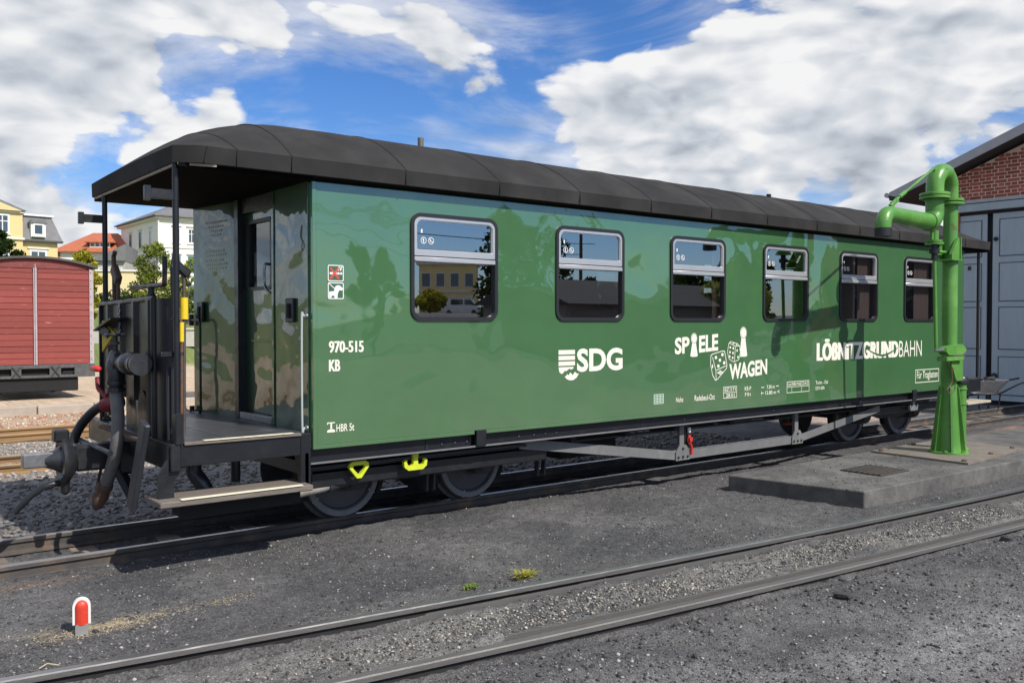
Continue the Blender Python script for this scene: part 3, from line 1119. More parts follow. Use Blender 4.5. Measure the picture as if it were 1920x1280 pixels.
def side_sheet(y, thick, name, m, z0=ZB + .032):
    bm = bmesh.new()
    def loop(pts):
        vs = [bm.verts.new((x, y, z)) for x, z in pts]
        return [bm.edges.new((vs[i], vs[(i + 1) % len(vs)])) for i in range(len(vs))]
    ed = []
    outer = []
    for i in range(41):
        outer.append((BX1 * i / 40, z0))
    for i in range(41):
        outer.append((BX1 * (1 - i / 40), ZT))
    ed += loop(outer)
    for x in WINS:
        ed += loop(rrect(x + .014, x + WW - .014, WZ0 + .014, WZ1 - .014, .085, 6))
    r = bmesh.ops.triangle_fill(bm, use_beauty=True, use_dissolve=False, edges=ed)
    fs = [e for e in r['geom'] if isinstance(e, bmesh.types.BMFace)]
    ex = bmesh.ops.extrude_face_region(bm, geom=fs)
    for e in ex['geom']:
        if isinstance(e, bmesh.types.BMVert):
            e.co.y += thick
    bmesh.ops.recalc_face_normals(bm, faces=bm.faces)
    me = bpy.data.meshes.new(name)
    bm.to_mesh(me)
    bm.free()
    me.materials.append(m)
    o = bpy.data.objects.new(name, me)
    COL.objects.link(o)
    o.parent = car
    LOC[o.name] = (0, 0, 0)
    return o


near_side = side_sheet(0.0, .045, "side_panel", GREEN)
far_side = side_sheet(W - .045, .045, "side_panel", GREEN)
# the lip along the lower edge, cut for two brackets
lip = MB()
for a, b in ((0, 1.44), (1.56, 8.55), (8.68, BX1)):
    lip.box(a, b, -.004, .045, ZB, ZB + .030, .003)
lip.build("sill_strip", GREEN, car)
MB().box(0, BX1, W - .045, W + .004, ZB, ZB + .030).build("sill_strip", GREEN, car)
br = MB()
for a in (1.455, 8.565):
    br.box(a, a + .10, -.012, .03, ZB - .10, ZB + .035, .004)
br.build("jacking_bracket", BLACK, car)
# corner angle at the near left end
MB().box(-.006, .03, -.006, .05, ZB, ZT, .004).build("corner_angle", GREEN, car)


def window(x, near=True):
    s = -1 if near else 1
    y0 = 0.0 if near else W
    D = lambda d: (0, s * -d, 0)
    U, V = (1, 0, 0), (0, 0, 1)

    def rr(i, za=WZ0, zb=WZ1, rt=.09, rb=.09, n=6):
        return rrect(x + i, x + WW - i, za + i, zb - i, max(.012, rt - i), n, max(.012, rb - i))
    gk = MB().ring(rr(0), rr(.030), (0, y0 + s * .016, 0), U, V, D(.07))
    win = gk.build("window", RUBBER, car, 40)
    zt = WZ0 + .463       # bottom of the upper light
    fr = MB().ring(rrect(x + .026, x + WW - .026, zt + .048, WZ1 - .026, .07, 6, .012), rrect(x + .052, x + WW - .052, zt + .092, WZ1 - .052, .05, 6, .010),
                   (0, y0 + s * .013, 0), U, V, D(.05))
    fr.ring(rrect(x + .048, x + WW - .048, zt + .088, WZ1 - .048, .05, 6, .010), rrect(x + .060, x + WW - .060, zt + .099, WZ1 - .061, .04, 6, .008),
            (0, y0 + s * .005, 0), U, V, D(.03))
    fr.build("sash_frame", ALU, win, 40)
    MB().box(x + .028, x + WW - .028, y0 + s * .020, y0 - s * .03, zt, zt + .040, .006).build("transom_bar", ALU, win, 40)
    MB().box(x + .03, x + WW - .03, y0 + s * .003, y0 - s * .03, zt + .0405, zt + .0475).build("transom_seal", RUBBER, win)
    MB().add([(a, y0 - s * .004, b) for a, b in rrect(x + .045, x + WW - .045, zt + .085, WZ1 - .05, .05, 6, .01)], [tuple(range(28))]).build("upper_pane", GLASS, win)
    MB().add([(a, y0 - s * .012, b) for a, b in rrect(x + .02, x + WW - .02, WZ0 + .02, zt + .01, .01, 6, .07)], [tuple(range(28))]).build("lower_pane", GLASS, win)
    if near:
        y = y0 + .0025
        st = MB()
        for k, cx in enumerate((x + .125, x + .195)):
            cz = zt + .17
            c0 = [(cx + .027 * math.cos(a * PI / 10), cz + .027 * math.sin(a * PI / 10)) for a in range(20)]
            c1 = [(cx + .022 * math.cos(a * PI / 10), cz + .022 * math.sin(a * PI / 10)) for a in range(20)]
            st.ring(c0, c1, (0, y, 0), U, V, (0, .0008, 0))
            if k == 0:
                st.prism([(cx - .004, cz - .017), (cx + .004, cz - .017), (cx + .003, cz + .016), (cx - .005, cz + .016)], (0, y, 0), U, V, (0, .0008, 0))
                st.prism([(cx - .012, cz + .0), (cx - .005, cz + .003), (cx - .005, cz + .010), (cx - .012, cz + .005)], (0, y, 0), U, V, (0, .0008, 0))
            else:
                st.prism([(cx - .018, cz + .014), (cx - .013, cz + .018), (cx + .019, cz - .013), (cx + .014, cz - .018)], (0, y, 0), U, V, (0, .0008, 0))
                st.prism([(cx - .014, cz - .008), (cx + .002, cz - .008), (cx + .006, cz + .002), (cx - .010, cz + .0)], (0, y, 0), U, V, (0, .0008, 0))
        st.prism([(x + .10, WZ1 - .155), (x + .115, WZ1 - .155), (x + .115, WZ1 - .125), (x + .10, WZ1 - .125)], (0, y, 0), U, V, (0, .0008, 0))
        st.build("pictogram_sticker", WHITEP, win)
    return win


for x in WINS:
    window(x)
for x in WINS:
    window(x, False)

# ---- roof
RC, RH = W / 2, W / 2 + .10
RX0, RX1 = -.985, 10.72


def roof_apex(x):
    e = min(x - RX0, RX1 - x)
    t = min(1.0, max(0.0, e / 1.12))
    return 2.772 + .405 * (1 - (1 - t) ** 2.2) - .012 * max(0, min(1, (x - 1) / 6))


def roof_half(x):
    e = min(x - RX0, RX1 - x)
    return RH - (.11 * (1 - e / .17) ** 1.5 if e < .17 else 0)


def roof_z(x, u):
    zc = roof_apex(x)
    ze = 2.757
    return ze + (zc - ze) * (1 - abs(u) ** 2.15)


rf = MB()
xs = [RX0, RX0 + .03, RX0 + .08, RX0 + .13, RX0 + .17] + [RX0 + .17 + (1.12 - .17) * i / 9 for i in range(1, 10)]
xs = xs + [.25 + (9.5 - .25) * i / 38 for i in range(39)] + [RX1 - (a - RX0) for a in xs[::-1]]
nu = 24
gidx = []
for x in xs:
    row = []
    hw = roof_half(x)
    rf.v.append((x, RC - hw + .012, 2.645)); row.append(len(rf.v) - 1)
    for j in range(nu + 1):
        u = -1 + 2 * j / nu
        u = math.copysign(abs(u) ** .85, u)
        sag = .002 * math.sin(x * 5.3 + u * 4) + .0015 * math.sin(x * 11 + 2)
        rf.v.append((x, RC + u * hw, roof_z(x, u) + sag * (1 - abs(u))))
        row.append(len(rf.v) - 1)
    rf.v.append((x, RC + hw - .012, 2.645)); row.append(len(rf.v) - 1)
    gidx.append(row)
for a, b in zip(gidx[:-1], gidx[1:]):
    for j in range(len(a) - 1):
        rf.f.append((a[j], a[j + 1], b[j + 1], b[j]))
    rf.f.append((a[-1], a[0], b[0], b[-1]))
rf.f.append(tuple(gidx[0]))
rf.f.append(tuple(gidx[-1][::-1]))
roof = rf.build("roof", ROOF, car, 32)
# pale trim board under the edge of the roof over the near platform
tr = MB()
tr.box(RX0 + .012, RX0 + .03, RC - RH + .14, RC + RH - .14, 2.628, 2.646, .003)
tr.bar((RX0 + .03, RC - RH + .10, 2.637), (RX0 + .26, RC - RH + .025, 2.637), .016, .016)
tr.build("trim_board", mat("bare_trim_wood", (.42, .37, .30), .7, var=.2), roof)
MB().box(-.955, BX1 + .72, -.03, W + .03, 2.618, 2.6445).build("ceiling", CEIL, car)
for i, sx in enumerate((-.815, -.593, -.2, .729, 1.632, 2.527, 3.449, 4.335, 5.27, 6.2, 7.1, 8.02, 8.95, 9.8)):
    if i == 0:
        hw = roof_half(sx)
        pts = [(sx, RC - hw - .002, 2.65), (sx + .02, RC - hw - .002, 2.755)]
    else:
        hw = roof_half(sx)
        pts = [(sx, RC - hw - .001, 2.648)] + [(sx, RC + u * hw, roof_z(sx, u) + .001) for u in [-1 + 2 * j / 30 for j in range(31)]]
        pts += [(sx, RC + hw + .001, 2.648)]
    MB().tube(pts, .0045, 6).build("roof_seam", BLACKMATT, roof)
# drip rail in shadow at the top of the wall
MB().box(-.01, BX1 + .01, -.03, .0, 2.630, 2.6465).build("drip_rail", BLACKMATT, car)
vp = MB().cyl((1.6, RC, 3.12), (1.6, RC, 3.30), .028, n=14)
vp.cyl((1.6, RC, 3.12), (1.6, RC, 3.15), .05, n=14)
vp.build("vent_pipe", mat("weathered_zinc", (.14, .135, .12), .6, .3, var=.3), roof, 40)
for vx in (.75, 7.2, 8.0):
    MB().lathe([(.10, 0), (.11, .02), (.085, .05), (.02, .06)], (vx, RC + .1, roof_z(vx, .1) - .02), n=18).build("roof_vent", ROOF, roof, 40)
MB().cyl((6.9, RC, 3.1), (6.9, RC, 3.25), .03, n=12).build("vent_pipe", ROOF, roof, 40)

# ---- inside
MB().box(.05, BX1 - .05, .05, W - .05, .70, .74).build("cabin_floor", INNER, car)
inner = MB()
for yy in (.05, W - .056):
    inner.box(.05, BX1 - .05, yy, yy + .006, .74, 1.56)
inner.build("lining_panel", INNER, car)
for k in range(7):
    for yy in (.10, 1.22):
        x = .35 + 1.498 * k
        st = MB().box(x, x + .42, yy, yy + .80, 1.10, 1.18, .02).build("seat", SEATM, car)
        MB().box(x - .04, x + .02, yy, yy + .80, 1.10, 1.92 if k in (3, 5) else 1.72, .02).build("backrest", SEATM, st)
        MB().tube([(x - .01, yy + .06, 1.7), (x - .01, yy + .06, 1.79), (x - .01, yy + .22, 1.79), (x - .01, yy + .22, 1.7)], .012, 8).build("grab_handle", RUBBER, st)
for k in range(5):
    x = 1.10 + 1.498 * k
    MB().box(x, x + .36, .07, .62, 1.52, 1.545, .006).build("table", mat("table_top_%d" % k, (.45, .42, .36), .4) if k == 0 else bpy.data.materials["table_top_0"], car)
for k in (0, 1, 2, 3):
    MB().box(WINS[k] - .03, WINS[k] + WW + .03, W - .10, W - .085, WZ0 - .05, WZ1 + .05, .004).build("sky_block_panel", CURTAIN, car)  # panels added to block the sky showing through the far windows
for x in (WINS[4] + .52, WINS[5] + .40, WINS[2] + .74):
    c = MB()
    n = 14
    wd = .40 if x > 6 else .14
    a = [(x + wd * i / n, .075 + .018 * (i % 2)) for i in range(n + 1)]
    vs = [(p[0], p[1], 1.45) for p in a] + [(p[0], p[1], 2.5) for p in a]
    c.add(vs, [(i, i + 1, n + 2 + i, n + 1 + i) for i in range(n)])
    c.build("curtain", CURTAIN, car, 60, fixn=False)
MB().box(7.2, 7.24, .05, W - .05, .74, 2.6).build("partition", INNER, car)

# ---- near end wall and door
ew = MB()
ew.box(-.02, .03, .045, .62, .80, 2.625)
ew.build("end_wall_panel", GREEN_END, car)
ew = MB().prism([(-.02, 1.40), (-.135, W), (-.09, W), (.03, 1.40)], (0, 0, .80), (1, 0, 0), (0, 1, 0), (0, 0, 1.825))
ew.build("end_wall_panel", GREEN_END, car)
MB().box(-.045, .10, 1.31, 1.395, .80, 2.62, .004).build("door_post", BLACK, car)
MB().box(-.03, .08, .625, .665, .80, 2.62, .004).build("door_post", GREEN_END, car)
MB().box(-.015, .08, .66, 1.31, 2.50, 2.62).build("door_head", BLACK, car)
door = MB().box(.025, .055, .66, 1.31, .86, 1.88, .003)
door.box(.025, .055, .66, .79, 1.88, 2.50)
door.box(.025, .055, 1.24, 1.31, 1.88, 2.50)
door.box(.025, .055, .79, 1.24, 2.42, 2.50)
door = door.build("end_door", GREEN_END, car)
MB().ring(rrect(.77, 1.26, 1.86, 2.44, .05), rrect(.80, 1.23, 1.89, 2.41, .03), (.016, 0, 0), (0, 1, 0), (0, 0, 1), (.03, 0, 0)).build("window_rubber", RUBBER, door)
MB().add([(.038, a, b) for a, b in rrect(.79, 1.24, 1.88, 2.42, .03)], [tuple(range(28))]).build("door_pane", GLASSDARK, door)
MB().tube(smooth_path([(.02, .80, 2.06), (-.025, .80, 2.05), (-.03, .80, 1.92), (-.03, .76, 1.86), (-.01, .72, 1.83)], 5), .011, 8).build("door_handle", BARESTEEL, door, 40)
MB().box(.012, .026, .70, 1.20, 1.44, 1.455, .002).build("door_rail", GREEN_END, door)
MB().box(-.04, .085, .66, 1.31, .80, .855, .004).build("door_sill", BARESTEEL, car)
for yy, x0 in ((.32, -.02), (1.98, -.118)):
    lb = MB().box(x0 - .022, x0, yy - .07, yy + .07, 1.60, 1.78, .006)
    lb.build("lock_plate", BLACK, car)
    MB().box(x0 - .035, x0 - .02, yy - .02, yy + .02, 1.63, 1.74, .004).build("lock_slot", BLACKMATT, car)
MB().tube(smooth_path([(.01, .06, 1.645), (-.045, .06, 1.645), (-.06, .06, 1.61), (-.06, .06, .86), (-.045, .06, .83), (.01, .06, .83)], 6), .0085, 10).build("grab_rail", mat("pale_grab_rail", (.42, .47, .45), .35), car, 40)
gk = MB()
for zz in (.83, 1.645):
    gk.lathe([(.022, 0), (.022, .012), (.010, .02)], (-.02, .06, zz), (-1, 0, 0), 12)
gk.build("grab_rail_foot", BARESTEEL, car, 40)
# folding bar at the far corner of the platform
yy = 2.30
pts = [(-.16, 2.10, 1.60), (-.26, 2.10, 1.60), (-.30, 2.10, 1.56), (-.30, 2.10, .86), (-.26, 2.10, .82), (-.16, 2.10, .82), (-.12, 2.10, .86), (-.12, 2.10, 1.56)]
MB().tube([(-.17, 1.90, 1.62), (-.17, 2.26, 1.62), (-.17, 2.29, 1.59), (-.17, 2.29, .83), (-.17, 2.26, .80), (-.17, 1.90, .80), (-.17, 1.87, .83), (-.17, 1.87, 1.59)], .011, 8, closed=True).build("side_gate_bar", BLACK, car, 40)
hg = MB()
for zz in (.80, 1.62):
    hg.cyl((-.165, 2.11, zz - .05), (-.165, 2.11, zz + .05), .022, n=10)
    hg.bar((-.165, 2.11, zz), (-.12, 2.10, zz), .03, .02)
hg.build("gate_hinge", BLACK, car, 40)
# notice with lines of print on the far half of the end wall
nt = MB()
dx, dy = -.115 / .73, 1.0


def onwall(t):
    yv = 1.40 + t * .73
    return (-.02 - .115 * t - .004, yv)


for j, (z, a, b) in enumerate([(2.47, .22, .72), (2.43, .30, .66), (2.395, .33, .62), (2.36, .36, .60), (2.22, .28, .70), (2.185, .24, .70), (2.14, .30, .72), (2.105, .22, .73), (2.07, .24, .70)]):
    k = 0
    t = a
    while t < b:
        wd = rnd.uniform(.02, .05)
        p, q = onwall(t), onwall(min(b, t + wd))
        nt.add([(p[0], p[1], z - .008), (q[0], q[1], z - .008), (q[0], q[1], z + .008), (p[0], p[1], z + .008)], [(0, 1, 2, 3)])
        t += wd + .012
tag(nt.build("notice_print", mat("faded_print", (.5, .56, .5), .5), car, fixn=False), kind="stuff")

# ---- near platform
pf = MB().box(-.93, -.02, .03, W - .02, .78, .80, .004)
pf.build("platform_floor", STEELFLOOR, car)
MB().box(-.60, -.59, .10, W - .1, .8005, .803).build("floor_seam", BARESTEEL, car)
MB().box(-.93, -.10, -.015, .03, .785, .806, .003).build("floor_edge", WOODSTEP, car)
MB().box(-.80, -.16, -.022, .025, .8065, .812, .002).build("edge_strip", CREAM, car)
sb = MB().box(-.955, -.10, .0, .05, .645, .783, .004)
sb.box(-.10, -.02, -.0, .06, .42, .80, .004)
sb.build("platform_side_beam", BLACKGLOSS, car)
MB().prism([(-1.03, .78), (-.90, .80), (-.90, .64), (-.99, .56), (-.99, .40), (-1.09, .40), (-1.09, .60), (-1.03, .70)], (0, .012, 0), (1, 0, 0), (0, 0, 1), (0, .03, 0)).build("step_bracket", BLACK, car)
MB().box(-.07, -.035, .0, .04, .41, .66, .004).build("step_bracket", BLACK, car)
MB().box(-1.12, -.06, -.12, .23, .405, .445, .006).build("step_board", WOODSTEP, car)
MB().box(-.99, -.14, -.128, -.085, .4455, .455, .003).build("step_edge_strip", CREAM, car)
MB().box(-.95, -.10, .0, .20, .30, .40, .01).build("step_riser", BLACKMATT, car)
MB().tube(smooth_path([(-.70, .5, .62), (-.70, .48, .52), (-.66, .45, .45), (-.62, .42, .35)], 5), .055, 14).build("steam_pipe", CASTIRON, car, 40)
MB().cyl((-.35, .6, .64), (-.35, .6, .40), .035, n=12).build("pipe_stub", BLACK, car, 40)
# headstock
hs = MB().box(-1.02, -.955, -.02, W + .02, .62, .80, .005)
hs.build("headstock", BLACK, car)
MB().box(-1.10, -1.03, .45, 1.5, .775, .80, .004).build("fall_plate", RUSTY, car)

# posts, lamp brackets
for yy in (.05, 1.83):
    po = MB()
    po.cyl((-.955, yy, .78), (-.955, yy, 2.64), .021, n=14)
    po.box(-.99, -.92, yy - .035, yy + .035, .80, .83, .004)
    po = po.build("roof_post", BLACKGLOSS, car, 40)
    lb = MB().box(-1.12, -.955, yy - .012, yy + .012, 2.405, 2.47, .003)
    lb.box(-1.155, -1.115, yy - .02, yy + .02, 2.39, 2.485, .003)
    lb.build("lamp_bracket", BLACK, po)
MB().box(-.99, -.94, -.03, .06, .795, 1.0, .004).build("post_base", BLACK, car)

# end railing of ribbed black sheet with the big tube at its side
er = MB()
ys = [.42 + (1.83 - .42) * i / 28 for i in range(29)]
prof = []
for i, y in enumerate(ys):
    k = (i % 7)
    prof.append((-.975 - (.028 if k in (2, 3) else 0), y))
vs, fs = [], []
for (x, y) in prof:
    zb = .86 if y > .75 else .84
    vs += [(x, y, zb + (.17 if .75 < y < 1.35 else 0)), (x, y, 1.742 + .02 * (1 - (y - .42) / 1.4)), (x + .018, y, zb + (.17 if .75 < y < 1.35 else 0)), (x + .018, y, 1.742 + .02 * (1 - (y - .42) / 1.4))]
for i in range(len(prof) - 1):
    a, b = i * 4, i * 4 + 4
    fs += [(a, a + 1, b + 1, b), (a + 2, b + 2, b + 3, a + 3), (a + 1, a + 3, b + 3, b + 1), (a, b, b + 2, a + 2)]
fs += [(0, 2, 3, 1), (len(vs) - 4, len(vs) - 3, len(vs) - 1, len(vs) - 2)]
er.add(vs, fs)
er = er.build("end_railing", BLACKGLOSS, car, 20)
MB().tube([(-.99, .42, 1.765), (-.99, 1.84, 1.748)], .016, 8).build("railing_cap", BLACK, er, 40)
MB().box(-1.0, -.955, 1.845, 1.875, .74, 1.745, .004).build("railing_stile", BLACK, er)
MB().cyl((-.985, .43, .79), (-.985, .43, 1.765), .026, n=12).build("railing_stile", BLACKGLOSS, er, 40)
# rounded end of the railing
rb = MB()
pts = []
for a in range(0, 11):
    t = a / 10 * PI * .55
    pts.append((-.985 + .10 * (1 - math.cos(t)), .40 - .15 * math.sin(t)))
vs, fs = [], []
for i, (x, y) in enumerate(pts):
    zb = .80
    vs += [(x, y, zb), (x, y, 1.765), (x + .004, y + .014, zb), (x + .004, y + .014, 1.765)]
for i in range(len(pts) - 1):
    a, b = i * 4, i * 4 + 4
    fs += [(a, a + 1, b + 1, b), (a + 2, b + 2, b + 3, a + 3), (a + 1, a + 3, b + 3, b + 1), (a, b, b + 2, a + 2)]
rb.add(vs, fs)
rb.build("railing_wing", BLACKGLOSS, car, 30, fixn=True)
# lower grey wing plates next to the platform opening
gp = MB().prism([(-.97, .80), (-.86, .80), (-.86, 1.28), (-.88, 1.30), (-.97, 1.30)], (0, .20, 0), (1, 0, 0), (0, 0, 1), (0, .02, 0))
gp.cyl((-.93, .17, .80), (-.93, .17, 1.33), .024, n=12)
gp.build("gate_panel", mat("grey_gate_panel", (.042, .046, .056), .4, var=.15), car, 35)
# dark lower doors of the gangway
lw = MB().prism([(.60, .80), (.84, .80), (.84, 1.0), (.79, 1.10), (.72, 1.11), (.60, 1.04)], (-.985, 0, 0), (0, 1, 0), (0, 0, 1), (.025, 0, 0))
lw.prism([(.90, .80), (1.20, .80), (1.20, 1.02), (1.15, 1.11), (1.05, 1.13), (.95, 1.08)], (-.97, 0, 0), (0, 1, 0), (0, 0, 1), (.025, 0, 0))
lw.build("gangway_flap", BLACK, car)

# hand brake
hb = MB().cyl((-.86, .93, .80), (-.86, .93, 1.86), .022, n=12)
hb.lathe([(.04, 0), (.04, .05), (.026, .07)], (-.86, .93, 1.74), n=14)
hb = hb.build("handbrake_column", BLACK, car, 40)
d = RGT
p0 = Vector((-.86, .93, 1.87))
MB().tube(smooth_path([p0 + Vector((0, .50, .0)), p0, p0 + Vector((0, -.28, 0)), p0 + Vector((0, -.325, .03)), p0 + Vector((0, -.33, .20))], 6), .017, 10).build("brake_crank", BLACK, hb, 40)

# coupling rods with yellow grips by the near post
ro = MB().tube([(-.895, .10, .84), (-.887, .10, 1.92)], .013, 10).build("long_lever", mat("worn_brown_rod", (.10, .08, .07), .5, .3, var=.3, vs=20), car, 40)
MB().cyl((-.888, .10, 1.62), (-.888, .10, 1.765), .026, n=14).build("yellow_grip", YELLOW, ro, 40)
MB().obox((-.905, .10, 1.955), ((.75, 0, -.66), (0, 1, 0), (.66, 0, .75)), (.062, .03, .028), .01).build("lever_head", BLACK, ro)
MB().tube([(-.93, .14, 1.55), (-.945, .14, 1.95), (-.925, .14, 2.14)], [.02, .022, .014], 8).build("lever_fork", BLACK, ro, 40)
r2 = MB().tube(smooth_path([(-.98, .08, 1.62), (-.935, .08, 1.625), (-.915, .08, 1.60), (-.913, .08, 1.55), (-.918, .08, 1.0), (-.93, .08, .92), (-.97, .08, .90), (-.98, .08, .86)], 6), .0105, 8).build("short_lever", RUSTY, car, 40)
MB().cyl((-.913, .08, 1.60), (-.914, .08, 1.47), .0165, n=12).build("yellow_grip", YELLOW, r2, 40)
MB().bar((-1.04, .09, 1.385), (-.90, .09, 1.39), .04, .036, ch=.006).build("lever_clamp", BLACK, car)
# red brown coupling iron hung behind the railing
ci = MB().tube([(-.93, 1.66, 1.60), (-.93, 1.665, 2.02)], .016, 8)
ci.tube([(-.93, 1.55, 1.60), (-.93, 1.55, 1.93)], .016, 8)
ci.obox((-.93, 1.60, 1.98), ((0, .75, .66), (1, 0, 0), (0, -.66, .75)), (.09, .025, .045), .01)
ci.tube([(-.93, 1.66, 1.98), (-.93, 1.67, 2.13), (-.93, 1.63, 2.16)], .018, 8)
ci.build("hanging_coupling_iron", mat("brown_iron", (.075, .045, .03), .6, var=.3, vs=12), car, 40)

# ---- brake hose, heating hose, signal triangle, coupler
hz = MB().tube([(-1.09, .38, 1.315), (-1.09, .90, 1.305)], .062, 20)
for yy in (.38, .44, .84):
    hz.lathe([(.076, 0), (.076, .025)], (-1.09, yy, 1.312), (0, 1, 0), 20)
hz.lathe([(.066, -.06), (.082, -.03), (.082, .03), (.066, .06)], (-1.09, .64, 1.31), (0, 1, 0), 20)
hz = hz.build("heating_pipe", CASTIRON, car, 40)
vb = MB().lathe([(.05, -.16), (.062, -.10), (.066, .02), (.05, .06), (.045, .10), (.025, .12)], (-1.12, .90, 1.28), (0, 0, 1), 18)
vb.lathe([(.068, 0), (.068, .025)], (-1.12, .90, 1.10), (0, 0, 1), 18)
vb.lathe([(.068, 0), (.068, .025)], (-1.12, .90, 1.15), (0, 0, 1), 18)
vb.cyl((-1.12, .90, 1.40), (-1.12, .90, 1.50), .016, n=8)
vb.lathe([(.07, 0), (.075, .01), (.07, .02)], (-1.12, .90, 1.50), (0, 0, 1), 16)
vb.lathe([(.045, 0), (.045, .02)], (-1.12, .90, 1.44), (0, 0, 1), 12)
vb = vb.build("stop_valve", CASTIRON, hz, 40)
MB().obox((-1.22, 1.06, 1.262), ((0, 1, 0), (1, 0, 0), (0, 0, 1)), (.10, .022, .022), .014).build("red_valve_handle", mat("bright_red_paint", (.62, .03, .03), .4), hz, 40)
hh = smooth_path([(-1.12, .90, 1.10), (-1.125, .83, .90), (-1.13, .86, .70), (-1.14, .97, .52), (-1.15, 1.08, .40)], 8)
MB().tube(hh, .045, 18).build("heating_hose", HOSE, hz, 40)
hc = MB().lathe([(.055, 0), (.060, .04), (.05, .07), (.05, .09)], (-1.15, 1.08, .41), (-.25, .35, -1), 18)
hc.lathe([(.05, .09), (.058, .12), (.04, .2), (.012, .235)], (-1.15, 1.08, .41), (-.25, .45, -1), 16)
hc.bar((-1.15, 1.20, .52), (-1.18, 1.22, .36), .03, .014, ch=.003)
hc.build("hose_coupling", RUSTY, hz, 40)
# red brake hose
bh = MB().tube(smooth_path([(-1.00, 1.15, 1.0), (-1.10, 1.22, .985), (-1.16, 1.34, .93), (-1.23, 1.42, .83), (-1.28, 1.45, .72), (-1.30, 1.44, .62)], 8), .036, 14).build("brake_hose", RUBBER, car, 40)
rc = MB().lathe([(.04, 0), (.058, .03), (.058, .10), (.044, .15)], (-1.02, 1.16, 1.0), (-.6, .45, -.18), 16)
rc.build("red_brake_cock", DKRED, bh, 40)
MB().tube(smooth_path([(-1.09, 1.22, 1.0), (-1.12, 1.26, 1.06), (-1.14, 1.31, 1.10), (-1.14, 1.34, 1.18)], 5), .018, 8).build("red_cock_handle", DKRED, bh, 40)
MB().tube(smooth_path([(-1.12, 1.26, 1.04), (-1.08, 1.20, 1.08), (-1.05, 1.16, 1.16)], 5), .015, 8).build("red_cock_handle", DKRED, bh, 40)
# yellow end of train triangle
c = Vector((-1.05, 1.36, 1.49))
e1, e2 = Vector((-.25, .8, .25)).normalized(), Vector((.1, -.25, 1)).normalized()
MB().prism([(-.10, .06), (.09, .10), (.02, -.13)], c, e1, e2, Vector((-.02, -.005, 0))).build("yellow_signal_plate", mat("faded_yellow_plate", (.50, .36, .05), .6, var=.2, vs=20), car)
MB().prism([(-.06, .055), (.07, .08), (.055, .0), (-.04, -.01)], c + Vector((-.026, -.005, .01)), e1, e2, Vector((-.012, 0, 0))).build("signal_glass", CASTIRON, car)
MB().bar((-1.06, 1.50, 1.54), (-1.03, 1.12, 1.63), .14, .012, up=(0, -.3, 1)).build("lamp_shield", BLACK, car)
# chain
ch = MB()
for i in range(9):
    z = 1.72 - i * .026
    pts = [(-1.01 + (.006 * math.cos(a) if i % 2 else 0), 1.22 + (0 if i % 2 else .007 * math.cos(a)), z + .017 * math.sin(a)) for a in [k * PI / 4 for k in range(8)]]
    ch.tube(pts, .003, 5, closed=True)
ch.build("chain", BARESTEEL, car)

# coupler
cp = MB().obox((-1.20, 1.10, .615), ((1, 0, 0), (0, 1, 0), (0, 0, 1)), (.17, .085, .095), .02)
cp.obox((-1.02, 1.10, .60), ((1, 0, 0), (0, 1, 0), (0, 0, 1)), (.08, .16, .12), .02)
cp = cp.build("coupler", BLACK, car, 40)
MB().lathe([(.10, 0), (.165, .05), (.175, .075), (.165, .095), (.07, .06)], (-1.36, 1.10, .60), (-1, 0, 0), 24).build("coupler_funnel", CASTIRON, cp, 40)
MB().obox((-1.60, 1.10, .62), ((1, 0, 0), (0, 1, 0), (0, 0, 1)), (.10, .04, .05), .008).build("coupling_tongue", BARESTEEL, cp)
cb = MB().lathe([(.045, 0), (.07, .06), (.10, .11)], (-1.56, 1.10, .61), (1, 0, 0), 18)
cb.build("coupling_nose", CASTIRON, cp, 40)
MB().box(-1.50, -1.40, 1.05, 1.15, .74, .83, .012).build("coupling_pin", BLACK, cp)
MB().box(-1.46, -1.40, 1.03, 1.17, .36, .50, .02).build("coupler_foot", BLACK, cp)
MB().tube(smooth_path([(-1.42, 1.12, .44), (-1.52, 1.12, .43), (-1.62, 1.14, .38), (-1.74, 1.17, .25)], 8), .024, 10).build("coupler_lever", BLACK, cp, 40)
MB().bar((-1.10, 1.0, .56), (-1.0, .9, .30), .10, .05, ch=.01).build("coupler_stay", BLACK, cp)
MB().tube([(-1.25, .55, .70), (-1.25, 1.9, .70)], .02, 8).build("release_bar", BLACK, cp, 40)

# leaning strut in front of the headstock
ls = MB().bar((-1.10, .25, .93), (-1.14, .46, .32), .12, .04, up=(-1, 0, 0), ch=.008)
ls.build("leaning_strut", UNDER, car)
MB().bar((-1.085, .32, .90), (-1.125, .55, .32), .05, .03, up=(-1, 0, 0), ch=.006).build("strut_flange", BLACK, car)

# ---- underframe
so = MB().box(-.10, BX1 + .1, .055, .10, .580, ZB - .002)
so.box(-.02, BX1 + .02, .012, .10, .565, .5795, .002)
so.box(-.10, BX1 + .1, W - .10, W - .055, .555, ZB - .002)
so.build("solebar", BLACKGLOSS, car)
MB().box(-.02, BX1 + .02, .004, .011, .566, .581, .002).build("solebar_lit_edge", TRUSS, car)  # pale strip paints the lit edge of the black flange
rv = MB()
for x0 in (1.15, 1.28, 1.40, 1.95, 2.12, 2.25, 2.38, 4.1, 5.6, 7.4):
    for dz in (.612, .640):
        rv.lathe([(.011, 0), (.009, .006), (.002, .009)], (x0, .055, dz), (0, -1, 0), 8)
rv.build("solebar_rivets", UNDER, car)
MB().box(1.0, 1.008, .048, .0545, .582, .672).build("solebar_joint", UNDER, car)
fl = MB().box(.0, BX1, .10, W - .10, .60, .66)
for x in (2.6, 3.3, 4.0, 4.9, 5.7, 6.6, 7.4):
    fl.box(x, x + .07, .10, W - .10, .50, .60)
fl.build("floor_frame", BLACKMATT, car)
